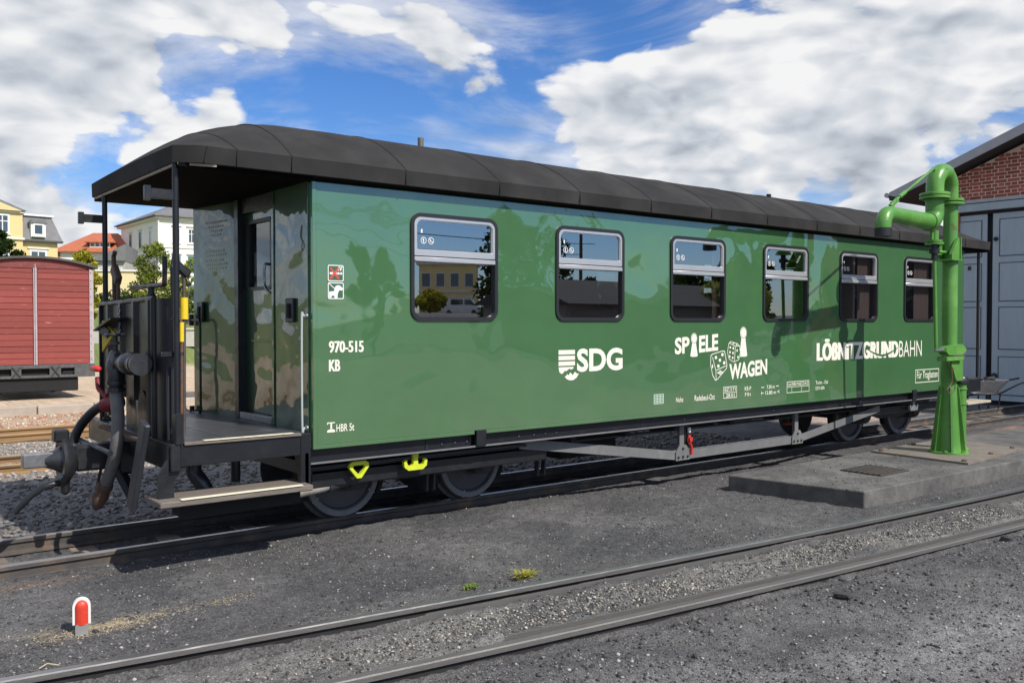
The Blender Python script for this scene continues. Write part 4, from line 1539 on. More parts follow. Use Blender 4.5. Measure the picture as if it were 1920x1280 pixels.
MB().box(3.05, 3.85, .75, 1.35, .22, .58, .03).build("battery_box", BLACKMATT, car)
MB().cyl((5.0, 1.3, .42), (6.0, 1.3, .42), .13, n=20).build("air_reservoir", BLACKMATT, car, 40)
MB().tube([(2.4, 1.0, .40), (7.6, 1.0, .40)], .018, 8).build("brake_rod", BLACK, car, 40)
MB().tube([(4.6, .55, .47), (6.6, .55, .46), (6.6, .55, .35)], .014, 8).build("air_line", BLACK, car, 40)
MB().tube([(6.62 + .10 * math.cos(a), .55 + .05 * math.sin(a), .35) for a in [k * PI / 8 for k in range(16)]], .008, 6, closed=True).build("red_pull_ring", REDP, car)
# truss
ty = .13


def truss_bar(a, b, h=.092):
    return MB().bar((a[0], ty, a[1]), (b[0], ty, b[1]), .014, h, ch=.002)


truss_bar((2.02, .535), (4.08, .24)).build("truss_bar", TRUSS, car)
truss_bar((4.22, .238), (6.08, .238)).build("truss_bar", TRUSS, car)
truss_bar((6.22, .245), (7.98, .49), .085).build("truss_bar", TRUSS, car)
for x in (4.15, 6.15):
    q = MB().box(x - .035, x + .035, ty - .008, ty + .03, .27, .56, .003).build("queen_post", TRUSS, car)
    gp = MB().prism([(-.105, -.055), (.105, -.055), (.105, .03), (.05, .10), (-.05, .10), (-.105, .03)], (x, ty - .022, .245), (1, 0, 0), (0, 0, 1), (0, .012, 0))
    gp = gp.build("gusset_plate", TRUSS, car)
    bt = MB()
    for dx, dz in ((-.07, -.02), (0, -.02), (.07, -.02), (0, .065)):
        hexbolt(bt, (x + dx, ty - .022, .245 + dz), (0, -1, 0), .015, .012)
    bt.build("bolts", UNDER, gp)
MB().box(4.19, 4.24, ty - .01, ty + .03, .30, .55, .004).build("cock_bracket", BLACK, car)
rk = MB().tube(smooth_path([(4.24, ty - .03, .44), (4.22, ty - .035, .38), (4.26, ty - .035, .33), (4.27, ty - .03, .24)], 5), .016, 8)
rk.lathe([(.026, 0), (.026, .03)], (4.235, ty - .03, .40), (0, -1, 0), 10)
rk.build("red_brake_handle", REDP, car, 40)
MB().lathe([(.018, 0), (.018, .05)], (4.235, ty - .03, .47), (0, 0, 1), 10).build("white_cap", WHITEP, car)


def bogie(xc, name_label):
    fr = MB()
    fr.prism([(-1.05, .50), (-1.05, .40), (-.86, .34), (-.45, .34), (-.30, .30), (.30, .30), (.45, .34), (.86, .34), (1.05, .40), (1.05, .50)], (xc, .42, 0), (1, 0, 0), (0, 0, 1), (0, .03, 0))
    fr.prism([(-1.05, .50), (-1.05, .40), (-.86, .34), (-.45, .34), (-.30, .30), (.30, .30), (.45, .34), (.86, .34), (1.05, .40), (1.05, .50)], (xc, W - .45, 0), (1, 0, 0), (0, 0, 1), (0, .03, 0))
    fr.box(xc - .15, xc + .15, .42, W - .42, .36, .54, .01)
    fr.box(xc - 1.05, xc - .98, .42, W - .42, .40, .50)
    fr.box(xc + .98, xc + 1.05, .42, W - .42, .40, .50)
    b = fr.build("bogie", UNDER, car)
    for dx in (-.645, .645):
        x = xc + dx
        for yc, s in ((.70, -1), (1.50, 1)):
            w = MB().lathe([(.06, .0), (.06, -.02), (.10, -.02), (.13, .005), (.265, .015), (.275, -.005), (.335, -.005), (.338, .0), (.345, .06), (.345, .062), (.372, .068), (.372, .088), (.28, .095), (.05, .095)], (x, yc + s * .045, .338), (0, -s, 0), 36)
            w.build("wheel", WHEEL, b, 35)
            MB().lathe([(.285, -.012), (.330, -.012), (.333, -.006), (.333, .0), (.282, .0)], (x, yc + s * .045, .338), (0, -s, 0), 36, False).build("tyre", TYRE, b, 35)
        MB().cyl((x, .66, .338), (x, 1.54, .338), .055, n=14).build("axle", BLACKMATT, b, 40)
        for yc, s in ((.52, -1), (1.68, 1)):
            ab = MB().obox((x, yc, .36), ((1, 0, 0), (0, 1, 0), (0, 0, 1)), (.10, .10, .11), .03)
            ab.lathe([(.085, 0), (.085, .03), (.06, .05), (.02, .055)], (x, yc + s * .09, .35), (0, s, 0), 18)
            ab.build("axle_box", UNDER, b, 40)
        for s in (-1, 1):
            bs = MB()
            bs.prism(arc(0, 0, .40, -28, 28, 6) + arc(0, 0, .36, 28, -28, 6), (x, .67, .338), (s, 0, 0), (0, 0, 1), (0, .07, 0))
            bs.build("brake_block", BLACKMATT, b)
    for dx, aa in ((-.645, (215, 330)), (.645, (255,))):
        for a in aa:
            t = math.radians(a)
            p = Vector((xc + dx + .308 * math.cos(t), .655, .338 + .308 * math.sin(t)))
            MB().bar(p - Vector((math.cos(t), 0, math.sin(t))) * .035, p + Vector((math.cos(t), 0, math.sin(t))) * .027, .006, .022, up=(0, -1, 0)).build("tyre_mark", CREAM, b)
    return b


b1 = bogie(1.22, '')
b2 = bogie(8.80, '')
bb = MB().box(.05, 2.35, .15, .20, .36, .50, .01)
bb.box(.05, 2.35, .15, .42, .47, .50)
bb.build("bogie_beam", BLACK, b1)
bb = MB().box(7.75, 9.9, .15, .20, .40, .50, .01)
bb.build("bogie_beam", BLACK, b2)
for x in (1.20, 1.27, 2.42, 2.50):
    MB().bar((x, .35, .50), (x + .02, .40, .18), .05, .02, up=(-1, 0, 0)).build("brake_hanger", UNDER, b1)
MB().cyl((-.25, .20, .315), (.22, .20, .365), .042, n=16).build("heating_pipe_end", mat("limed_pipe", (.30, .28, .25), .7, var=.35, vs=14, bump=.003), car, 40)
MB().cyl((.20, .20, .36), (.62, .28, .43), .052, n=16).build("heating_pipe_joint", UNDER, car, 40)
for x0, x1 in ((2.30, 3.0), (7.05, 7.75)):
    MB().tube([(x0, .62, .43), (x1, .62, .50)], .016, 8).build("brake_pull_rod", RUSTY, car, 40)
    MB().bar((x1, .60, .56), (x1 + .06, .62, .40), .05, .02, up=(0, 1, 0)).build("brake_lever", UNDER, car)
MB().tube(smooth_path([(.0, .11, .52), (1.9, .112, .525), (2.05, .16, .50), (2.3, .30, .46), (3.0, .34, .47), (7.3, .34, .47), (7.7, .2, .52)], 5), .015, 8).build("brake_pipe", UNDER, car, 40)
for xc in (1.22, 8.80):
    for dx in (-.645, .645):
        sp_ = MB()
        for q in range(5):
            L = .34 - .055 * q
            sp_.tube([(xc + dx - L, .50, .525 - .004 * q + .0), (xc + dx, .50, .500 - .018 * q), (xc + dx + L, .50, .525 - .004 * q)], .011, 6)
        sp_.build("leaf_spring", UNDER, b1 if xc < 5 else b2, 40)
# neon lifting marks
o_ = [(-.085, .055), (-.06, .075), (.06, .075), (.085, .055), (.088, .02), (.02, -.075), (-.02, -.075), (-.088, .02)]
i_ = [(-.055, .035), (-.045, .04), (.045, .04), (.055, .035), (.055, .015), (.008, -.040), (-.008, -.040), (-.055, .015)]
MB().ring(o_, i_, (.410, .07, .480), (.95, 0, 0), (0, 0, .86), (0, .03, 0)).build("lifting_ring", NEON, car)
hk = [(-.028, .095), (.028, .095), (.022, .055), (.022, .01), (.04, -.005), (.075, .0), (.088, .03), (.080, .045), (.098, .050), (.115, .03), (.108, -.015), (.07, -.045), (-.07, -.045), (-.108, -.015), (-.115, .03), (-.098, .050), (-.080, .045), (-.088, .03), (-.075, .0), (-.04, -.005), (-.022, .01), (-.022, .055)]
MB().prism(hk, (.915, .07, .468), (.95, 0, 0), (0, 0, .92), (0, .03, 0)).build("rope_hook", NEON, car)
hk2 = MB().prism([(-.03, .08), (.03, .08), (.02, .02), (.08, -.01), (.09, .03), (.11, .02), (.09, -.05), (-.09, -.05), (-.11, .02), (-.09, .03), (-.08, -.01), (-.02, .02)], (8.75, .07, .47), (1, 0, 0), (0, 0, 1), (0, .03, 0))
hk2.build("rope_hook", GALV, car)

# ---- far platform
MB().box(BX1, BX1 + .55, .03, W - .02, .78, .80).build("platform_floor", STEELFLOOR, car)
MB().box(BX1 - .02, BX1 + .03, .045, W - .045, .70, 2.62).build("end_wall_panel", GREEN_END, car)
MB().box(BX1 + .02, BX1 + .55, .0, .05, .60, .78).build("platform_side_beam", BLACK, car)
MB().box(BX1 - .1, BX1 + .62, -.12, .2, .44, .475, .005).build("step_board", mat("pale_worn_board", (.42, .36, .28), .8, var=.2, vs=8), car)
for yy in (.05, 1.83):
    MB().cyl((BX1 + .55, yy, .60), (BX1 + .55, yy, 2.64), .021, n=12).build("roof_post", BLACKGLOSS, car, 40)
gr = MB().tube(smooth_path([(BX1 + .03, .14, 1.84), (BX1 + .07, .10, 1.84), (BX1 + .075, .10, 1.78), (BX1 + .075, .10, 1.0), (BX1 + .03, .14, .97)], 5), .014, 8)
gr.build("grab_rail", BLACK, car, 40)
MB().cyl((BX1 + .075, .10, 1.62), (BX1 + .075, .10, 1.76), .019, n=10).build("yellow_grip", CREAM, car, 40)

# ------------------------------------------------------------------ writing on the side
FONT = bpy.data.fonts[0] if len(bpy.data.fonts) else None
dgc = [0]


def text(s, x0, x1, z0, z1, m=LETTER, name="lettering", bold=0.0, rot=0.0, y=-.0022, shear=0.0, parent=None, track=1.0, thick=0.0):
    """flat letters that fill the given rectangle of the side wall"""
    cu = bpy.data.curves.new("txt", 'FONT')
    cu.body = s
    cu.size = 1.0
    cu.offset = bold
    cu.shear = shear
    cu.space_character = track
    cu.resolution_u = 4
    cu.fill_mode = 'BOTH'
    ob = bpy.data.objects.new("txt", cu)
    COL.objects.link(ob)
    dg = bpy.context.evaluated_depsgraph_get()
    me = bpy.data.meshes.new_from_object(ob.evaluated_get(dg))
    bpy.data.objects.remove(ob)
    bpy.data.curves.remove(cu)
    n = len(me.vertices)
    a = np.empty(n * 3, np.float32)
    me.vertices.foreach_get('co', a)
    a = a.reshape(-1, 3)
    lo, hi = a[:, :2].min(0), a[:, :2].max(0)
    u = (a[:, 0] - lo[0]) / (hi[0] - lo[0])
    v = (a[:, 1] - lo[1]) / (hi[1] - lo[1])
    X = x0 + u * (x1 - x0)
    Zc = z0 + v * (z1 - z0) + rot * (X - x0)
    b = np.stack([X, np.full(n, y), Zc], 1).astype(np.float32)
    me.vertices.foreach_set('co', b.ravel())
    me.update()
    me.name = name
    me.materials.clear()
    me.materials.append(m)
    if thick:
        # heavier strokes: the same outline laid down again a little to either side
        polys = [list(p.vertices) for p in me.polygons]
        vs, fs = [], []
        for k, dx in enumerate((-thick, -thick / 2, 0, thick / 2, thick)):
            o0_ = len(vs)
            vs += [(q[0] + dx, q[1] - .00025 * k, q[2]) for q in b.tolist()]
            fs += [[i + o0_ for i in p] for p in polys]
        me = bpy.data.meshes.new(name)
        me.from_pydata(vs, [], fs)
        me.materials.append(m)
    o = bpy.data.objects.new(name, me)
    COL.objects.link(o)
    o.parent = parent or car
    LOC[o.name] = (0, 0, 0)
    return o


def flatpart(name, polys, m=LETTER, y=-.0022, parent=None):
    mb = MB()
    for p in polys:
        mb.flat(p, y)
    return mb.build(name, m, parent or car, fixn=False)


def ringpoly(outer, inner, y=-.0022):
    n = len(outer)
    return [(x, y, z) for x, z in outer] + [(x, y, z) for x, z in inner], [(i, (i + 1) % n, n + (i + 1) % n, n + i) for i in range(n)]


def frame_flat(x0, x1, z0, z1, t=.006, name="print_frame", extra=()):
    ps = [[(x0, z0), (x1, z0), (x1, z0 + t), (x0, z0 + t)], [(x0, z1 - t), (x1, z1 - t), (x1, z1), (x0, z1)],
          [(x0, z0 + t), (x0 + t, z0 + t), (x0 + t, z1 - t), (x0, z1 - t)], [(x1 - t, z0 + t), (x1, z0 + t), (x1, z1 - t), (x1 - t, z1 - t)]]
    for e in extra:
        ps.append([(e[0], e[2]), (e[1], e[2]), (e[1], e[3]), (e[0], e[3])])
    return flatpart(name, ps)


text("970-515", .126, .408, 1.376, 1.462, bold=.012, thick=.003)
text("KB", .126, .212, 1.240, 1.325, bold=.012, thick=.003)
text("HBR 5t", .182, .329, .792, .848, bold=.012)
flatpart("brake_symbol", [[(.108, .866), (.170, .866), (.170, .858), (.108, .858)], [(.133, .858), (.147, .858), (.147, .812), (.133, .812)],
                          [(.108, .792), (.170, .792), (.172, .805), (.155, .815), (.125, .815), (.106, .805)], [(.106, .850), (.114, .850), (.114, .858), (.106, .858)]])


def sign(x0, x1, z0, z1, kind):
    mb = MB().box(x0, x1, -.0025, -.0005, z0, z1)
    s = mb.build("pictogram_sign", mat("sign_green_%d" % len(MATS), (.05, .13, .07), .35), car)
    fr = MB().ring(rrect(x0, x1, z0, z1, .012, 3), rrect(x0 + .007, x1 - .007, z0 + .007, z1 - .007, .008, 3), (0, -.0036, 0), (1, 0, 0), (0, 0, 1), (0, .0008, 0))
    fr.build("sign_border", WHITEP, s)
    cx, cz, w, h = (x0 + x1) / 2, (z0 + z1) / 2, x1 - x0, z1 - z0
    P = lambda l: [(cx + a * w, cz + b * h) for a, b in l]
    if kind == 'dog':
        mb = MB()
        mb.flat(P([(-.42, -.42), (-.28, -.42), (-.26, -.30), (-.10, -.30), (-.08, -.44), (.10, -.44), (.12, -.16), (.22, .04), (.40, .02), (.46, .10), (.42, .18), (.26, .32), (.10, .34), (-.02, .28), (-.08, .10), (-.12, -.02), (-.42, -.06)]), -.0037)
        mb.build("dog_print", WHITEP, s, fixn=False)
        MB().flat(P([(-.46, .44), (-.42, .46), (.0, .10), (-.04, .06)]), -.00375).build("leash_print", WHITEP, s, fixn=False)
    elif kind == 'smoke':
        MB().flat(P([(-.38, -.08), (.06, -.08), (.06, .06), (-.38, .06)]), -.0036).build("cigarette_print", WHITEP, s, fixn=False)
        q = MB()
        q.flat(P([(.10, -.08), (.24, -.08), (.24, .06), (.10, .06)]), -.0036)
        q.flat(P([(.28, -.08), (.40, -.08), (.40, .06), (.28, .06)]), -.0036)
        q.flat(P([(.10, .14), (.22, .18), (.20, .30), (.30, .36), (.26, .42), (.12, .34), (.14, .24)]), -.0036)
        q.flat(P([(.26, .14), (.36, .20), (.36, .30), (.42, .40), (.36, .42), (.28, .30)]), -.0036)
        q.build("smoke_print", WHITEP, s, fixn=False)
        q = MB()
        q.flat(P([(-.40, .30), (-.30, .36), (.24, -.30), (.14, -.38)]), -.0038)
        q.flat(P([(-.40, -.30), (-.30, -.38), (.24, .30), (.14, .36)]), -.0039)
        q.build("red_cross_print", RED_PRINT, s, fixn=False)
    else:
        q = MB()
        q.flat(P([(-.30, -.40), (-.10, -.40), (-.05, -.05), (.20, -.05), (.30, -.40), (.40, -.40), (.30, .05), (.0, .10), (-.02, .22), (-.20, .22)]), -.0036)
        q.flat(P([(-.20, .28), (-.05, .28), (-.05, .42), (-.20, .42)]), -.0036)
        q.build("seat_print", WHITEP, s, fixn=False)
    return s


sign(.117, .246, 1.900, 2.020, 'smoke')
sign(.117, .246, 1.770, 1.892, 'dog')
sign(9.55, 9.78, 1.94, 2.06, 'seat')
sign(9.55, 9.78, 1.805, 1.925, 'smoke')
sign(9.55, 9.78, 1.67, 1.79, 'dog')

# SDG with striped shield
shp = []
for a, b in ((1.312, 1.352), (1.262, 1.300), (1.212, 1.250)):
    shp.append([(2.359, a), (2.556, a), (2.556, b), (2.359, b)])
shp.append([(2.359, 1.200), (2.530, 1.200), (2.545, 1.190), (2.51, 1.175), (2.49, 1.185), (2.455, 1.165), (2.43, 1.165), (2.41, 1.145), (2.395, 1.140), (2.370, 1.155)])
shp.append([(2.430, 1.115), (2.45, 1.120), (2.462, 1.137), (2.478, 1.125), (2.50, 1.150), (2.53, 1.125), (2.555, 1.155), (2.585, 1.135), (2.605, 1.138), (2.575, 1.10), (2.535, 1.080), (2.49, 1.080), (2.455, 1.093)])
flatpart("shield_emblem", shp)
text("SDG", 2.580, 3.162, 1.150, 1.362, bold=.035)

# SPIELE WAGEN with pawns and dice
text("SP", 3.895, 4.115, 1.277, 1.445, bold=.035, rot=.06)


def pawn(cx, z0, h, wd):
    hr = wd * .42
    top = z0 + h - hr
    body = [(cx - wd * .5, z0 + .01), (cx - wd * .3, z0), (cx + wd * .3, z0), (cx + wd * .5, z0 + .01), (cx + wd * .22, top - hr * .6), (cx + wd * .26, top - hr * .75), (cx - wd * .26, top - hr * .75), (cx - wd * .22, top - hr * .6)]
    body = [body[i] for i in (0, 1, 2, 3, 4, 7)]
    head = [(cx + hr * math.cos(a * PI / 10), top + hr * 1.12 * math.sin(a * PI / 10)) for a in range(20)]
    p = flatpart("pawn_emblem", [body], y=-.0022)
    flatpart("pawn_head", [head], y=-.0026, parent=p)
    hd = MB()
    A = [(cx + .003 + hr * .88 * math.cos(a * PI / 10), top + hr * 1.0 * math.sin(a * PI / 10)) for a in range(20)]
    B = [(cx + .003 + hr * .80 * math.cos(a * PI / 10), top + hr * .92 * math.sin(a * PI / 10)) for a in range(20)]
    v, f = ringpoly(A, B, -.0030)
    hd.add(v, f)
    hd.build("pawn_outline", GREEN_END, p, fixn=False)


pawn(4.185, 1.250, .235, .115)
text("ELE", 4.262, 4.565, 1.290, 1.462, bold=.035, rot=.06)
pawn(4.985, 1.232, .312, .135)
text("WAGEN", 4.750, 5.406, .990, 1.160, bold=.035, rot=.062)


def die(pts, inner, pips, name="dice_emblem"):
    mb = MB()
    n = len(pts)
    cx = sum(p[0] for p in pts) / n
    cz = sum(p[1] for p in pts) / n
    B = [(cx + (x - cx) * .935, cz + (z - cz) * .935) for x, z in pts]
    v, f = ringpoly(pts, B, -.0022)
    mb.add(v, f)
    for (a, b) in inner:
        dx, dz = b[0] - a[0], b[1] - a[1]
        L = math.hypot(dx, dz)
        px, pz = -dz / L * .004, dx / L * .004
        mb.flat([(a[0] - px, a[1] - pz), (b[0] - px, b[1] - pz), (b[0] + px, b[1] + pz), (a[0] + px, a[1] + pz)], -.0024)
    for (x, z, rx, rz) in pips:
        mb.flat([(x + rx * math.cos(a * PI / 6), z + rz * math.sin(a * PI / 6)) for a in range(12)], -.0023)
    return mb.build(name, LETTER, car, fixn=False)


die([(4.445, 1.255), (4.47, 1.275), (4.64, 1.305), (4.675, 1.30), (4.715, 1.15), (4.71, 1.115), (4.55, 1.000), (4.52, .995), (4.475, 1.05), (4.44, 1.17)],
    [((4.475, 1.24), (4.53, 1.10)), ((4.53, 1.10), (4.70, 1.145)), ((4.53, 1.10), (4.535, 1.005))],
    [(4.53, 1.235, .02, .018), (4.635, 1.262, .02, .018), (4.595, 1.205, .02, .018), (4.57, 1.145, .02, .018), (4.665, 1.175, .02, .018),
     (4.475, 1.145, .010, .022), (4.57, 1.075, .018, .009), (4.60, 1.065, .018, .009), (4.60, 1.09, .018, .009), (4.63, 1.078, .018, .009)])
die([(4.715, 1.285), (4.735, 1.375), (4.765, 1.40), (4.89, 1.375), (4.925, 1.345), (4.935, 1.25), (4.91, 1.20), (4.84, 1.180), (4.80, 1.185), (4.74, 1.215)],
    [((4.745, 1.385), (4.85, 1.345)), ((4.85, 1.345), (4.925, 1.35)), ((4.85, 1.345), (4.835, 1.19))],
    [(4.765, 1.335, .013, .014), (4.815, 1.325, .013, .014), (4.76, 1.285, .013, .014), (4.81, 1.275, .013, .014), (4.755, 1.24, .013, .014), (4.805, 1.225, .013, .014),
     (4.88, 1.30, .012, .014), (4.895, 1.23, .012, .014), (4.82, 1.378, .014, .007), (4.87, 1.363, .014, .007)])

# narrow bold and narrow light lettering
text("LÖßNiTZGRUND", 6.365, 8.185, 1.148, 1.405, bold=.022, thick=.013, track=1.08)
text("BAHN", 8.212, 8.795, 1.152, 1.358, bold=-.004)
sw = [(7.42 + .765 * i / 24, 1.255 - .075 * math.sin(PI * (i / 24)) + .045 * (i / 24) ** 2 * 0 + .02 * abs(i / 12 - 1)) for i in range(25)]
swp = MB()
tk = [.004 + .010 * math.sin(PI * i / 24) for i in range(25)]
swp.add([(x, -.0034, z + t) for (x, z), t in zip(sw, tk)] + [(x, -.0034, z - t) for (x, z), t in zip(sw, tk)], [(i, i + 1, 26 + i, 25 + i) for i in range(24)])
swp.build("swoosh_print", GREEN, car, fixn=False)
frame_flat(8.633, 9.27, .795, .972, .009)
text("Für Traglasten", 8.675, 9.235, .822, .948, bold=.004)

# small inscriptions along the bottom
text("Nuhz", 3.916, 4.024, .803, .850, bold=.01)
text("Radebeul-Ost", 4.196, 4.516, .800, .858, bold=.01)
frame_flat(4.654, 4.878, .801, .924, .006, extra=((4.66, 4.872, .858, .863), (4.762, 4.767, .863, .918)))
text("BZ", 4.675, 4.745, .872, .910, bold=.006)
text("171", 4.785, 4.860, .872, .910, bold=.006)
text("28.01", 4.70, 4.84, .812, .850, bold=.006)
text("KE-P", 5.013, 5.123, .868, .909, bold=.01)
text("P 8 t", 5.018, 5.118, .806, .846, bold=.01)
flatpart("dimension_mark", [[(5.303, .884), (5.355, .884), (5.355, .892), (5.303, .892)], [(5.572, .888), (5.622, .888), (5.622, .896), (5.572, .896)],
                            [(5.303, .806), (5.310, .806), (5.310, .846), (5.303, .846)], [(5.310, .822), (5.345, .822), (5.345, .830), (5.310, .830)],
                            [(5.590, .826), (5.622, .826), (5.622, .834), (5.590, .834)], [(5.622, .810), (5.629, .810), (5.629, .85), (5.622, .85)]])
text("7.50 m", 5.40, 5.545, .868, .908, bold=.01)
text("12.80 m", 5.375, 5.570, .806, .846, bold=.01)
frame_flat(5.772, 6.208, .803, .932, .006, extra=((5.778, 6.202, .866, .871), (5.865, 5.870, .809, .926), (6.055, 6.060, .809, .926)))
text("Unt", 5.785, 5.855, .880, .918, bold=.004)
text("RBE-MAB", 5.880, 6.045, .880, .918, bold=.006)
text("25.04.22", 6.07, 6.195, .880, .918, bold=.006)
text("Turbo - Oel", 6.338, 6.589, .876, .918, bold=.006)
text("DSV 60A", 6.338, 6.520, .812, .852, bold=.006)
tb = [[(3.592, .800), (3.735, .800), (3.735, .898), (3.592, .898)]]
flatpart("table_label", tb, mat("label_pale", (.42, .55, .44), .5))
cells = []
for i in range(3):
    for j in range(6):
        cells.append([(3.603 + .044 * i, .808 + .015 * j), (3.634 + .044 * i, .808 + .015 * j), (3.634 + .044 * i, .815 + .015 * j), (3.603 + .044 * i, .815 + .015 * j)])
flatpart("table_rows", cells, GREEN_END, y=-.0026)

# ================================================================== water crane and its footing
sl = MB().prism([(4.36, -.30), (4.62, -1.62), (6.74, -1.675), (7.77, -1.70), (11.2, -1.74), (11.2, -.34), (8.6, -.30)], (0, 0, -.20), (1, 0, 0), (0, 1, 0), (0, 0, .27)).build("concrete_slab", CONC)
bvm = sl.modifiers.new("edge", 'BEVEL'); bvm.width = .012; bvm.segments = 2
tag(sl, "sooty concrete footing slab under the green water crane", "concrete slab")
pl = MB().prism([(6.93, -.36), (6.88, -1.50), (8.57, -1.38), (8.62, -.36)], (0, 0, .071), (1, 0, 0), (0, 1, 0), (0, 0, .022)).build("steel_plate", PLATE)
tag(pl, "dusty steel cover plate bolted down beneath the water crane", "steel plate")
pb = MB()
for x, y in ((7.0, -.45), (6.97, -1.42), (7.75, -1.36), (8.45, -1.30), (8.5, -.45), (7.8, -.42)):
    hexbolt(pb, (x, y, .093), (0, 0, 1), .028, .02)
pb.build("plate_bolts", RUSTY, pl)
dg_ = thing("drain_grate", "square iron drain grate let into the concrete slab", "drain grate", (5.75, -1.07, .071))
MB().box(5.47, 6.03, -1.30, -.85, .0715, .0735).build("drain_dark_sheet", BLACKMATT, dg_)  # black sheet paints the darkness of the hole under the bars
me_b1 = MB().box(-.275, .275, -.008, .008, 0, .012).mesh("grate_bar", RAILSIDE)
me_b2 = MB().box(-.008, .008, -.22, .22, 0, .010).mesh("grate_bar", RAILSIDE)
for i in range(8):
    inst(me_b1, "grate_bar", dg_, (5.75, -1.285 + .06 * i, .074))
for i in range(10):
    inst(me_b2, "grate_bar", dg_, (5.49 + .058 * i, -1.075, .0745))

CX, CY = 7.50, -.99
wc = thing("water_crane", "bright green cast iron water crane with swan neck and swivelling spout", "water crane", (CX, CY, .094))
b = MB().lathe([(.215, 0), (.215, .018), (.18, .022)], (CX, CY, .094), n=28)
for k in range(6):
    a = k * PI / 3 + .3
    hexbolt(b, (CX + .195 * math.cos(a), CY + .195 * math.sin(a), .112), (0, 0, 1), .02, .022)
b.build("base_flange", CRANE, wc, 35)
b = MB().lathe([(.150, .10), (.140, .16), (.100, .70), (.090, .86), (.086, .90)], (CX, CY, 0), n=28)
b.build("base_cone", CRANE, wc, 35)
for k in range(6):
    a = math.radians(-22 + 60 * k)
    u = (math.cos(a), math.sin(a), 0)
    n_ = Vector((-math.sin(a), math.cos(a), 0))
    MB().prism([(.08, .10), (.196, .10), (.190, .15), (.112, .84), (.104, .86), (.08, .86)], Vector((CX, CY, 0)) - n_ * .010, u, (0, 0, 1), n_ * .020).build("base_rib", CRANE, wc)
b = MB().lathe([(.083, .88), (.083, 2.30), (.080, 2.32), (.078, 2.34), (.078, 2.955)], (CX, CY, 0), n=32)
b.build("column", CRANE, wc, 35)
b = MB()
for z in (2.945, 2.985):
    b.lathe([(.135, 0), (.140, .004), (.140, .026), (.135, .03)], (CX, CY, z), n=28)
for k in range(8):
    a = k * PI / 4
    hexbolt(b, (CX + .117 * math.cos(a), CY + .117 * math.sin(a), 3.015), (0, 0, 1), .014, .014)
b.build("column_flange", CRANE, wc, 35)
UX = CX - .375
path = [(CX, CY, 3.01), (CX, CY, 3.08)] + [(UX + .1875 + .1875 * math.cos(t), CY, 3.12 + .1875 * math.sin(t)) for t in [PI * i / 18 for i in range(0, 19)]] + [(UX, CY, 3.05), (UX, CY, 3.03)]
MB().tube(path, [.080] * 4 + [.085] * 5 + [.095] * (len(path) - 9), 24).build("swan_neck", CRANE, wc, 35)
b = MB()
for z in (2.985, 3.022):
    b.lathe([(.155, 0), (.16, .004), (.16, .026), (.155, .03)], (UX, CY, z), n=28)
b.lathe([(.11, 0), (.12, .01), (.11, .02)], (UX, CY, 2.965), n=28)
b.build("swivel_flange", CRANE, wc, 35)
MB().box(UX - .035, UX + .015, CY - .02, CY + .02, 3.20, 3.345, .006).build("neck_lug", CRANE, wc)
SA = math.radians(5.5)
SD = Vector((-math.cos(SA), -math.sin(SA), 0))          # the spout is swung a little away from the track
U0 = Vector((UX, CY, 0))
path = [(UX, CY, 2.99), (UX, CY, 2.85)]


def along(t, z):
    q = U0 + SD * t
    return (q.x, q.y, z)


AL = 1.07
path += [along(.13 - .13 * math.cos(t), 2.85 + .13 * math.sin(t)) for t in [-PI / 2 * i / 10 for i in range(1, 11)]]
path += [along(.13 + AL * i / 6, 2.72) for i in range(1, 7)]
path += [along(.13 + AL - .13 * math.cos(t), 2.59 + .13 * math.sin(t)) for t in [PI / 2 + PI / 2 * i / 8 for i in range(1, 9)]]
path += [along(.26 + AL, 2.555)]
rr_ = [.098] * 6 + [.095] * 6 + [.090 - .002 * i for i in range(6)] + [.078] * (len(path) - 18)
spout = MB().tube(path, rr_, 24).build("spout", CRANE, wc, 35)
MB().lathe([(.084, 0), (.084, -.085), (.070, -.09), (.06, -.085)], along(.26 + AL, 2.565), n=24).build("rubber_mouth", RUBBER, spout, 35)
MB().lathe([(.105, -.006), (.108, 0), (.105, .006)], along(.18, 2.72), SD, 24).build("spout_joint", CRANE, spout, 35)
MB().bar(along(.72, 2.615), along(.95, 2.622), .012, .010).build("spout_hanger", BARESTEEL, spout)
tr_ = MB().tube([along(.03, 3.33), along(1.02, 2.885)], .014, 10)
tr_.cyl(along(.80, 2.985), along(.95, 2.918), .022, n=10)
tr_.obox(along(1.08, 2.845), (SD + Vector((0, 0, -.5)), Vector((0, 1, 0)), Vector((SD.x * -.5, 0, -1))), (.10, .018, .022), .006)
tr_.cyl(along(1.12, 2.78), along(1.12, 2.85), .022, n=10)
tr_.build("tie_rod", CRANE, wc, 40)
pv = MB().cyl((UX - .0, CY, 2.63), (UX, CY, 2.50), .045, n=16)
pv.box(UX - .07, UX + .07, CY - .012, CY + .012, 2.50, 2.63, .004)
pv.lathe([(.10, 0), (.10, .022)], (UX, CY, 2.475), n=20)
pv.lathe([(.085, 0), (.085, .02)], (UX, CY, 2.505), n=20)
pv.build("pivot_support", CRANE, wc, 35)
pb = MB().cyl((UX, CY, 2.30), (UX, CY, 2.48), .032, n=14)
pb.cyl((UX, CY, 2.375), (UX, CY, 2.425), .055, n=16)
pb.build("pivot_bearing", BLACK, wc, 35)
MB().cyl((UX + .03, CY, 2.40), (CX - .07, CY, 2.40), .018, n=10).build("bearing_arm", CRANE, wc, 35)
bk = MB().prism([(-.17, .0), (.02, .0), (.02, .245), (-.03, .245), (-.17, .06)], (CX, CY - .10, 2.315), (1, 0, 0), (0, 0, 1), (0, .03, 0))
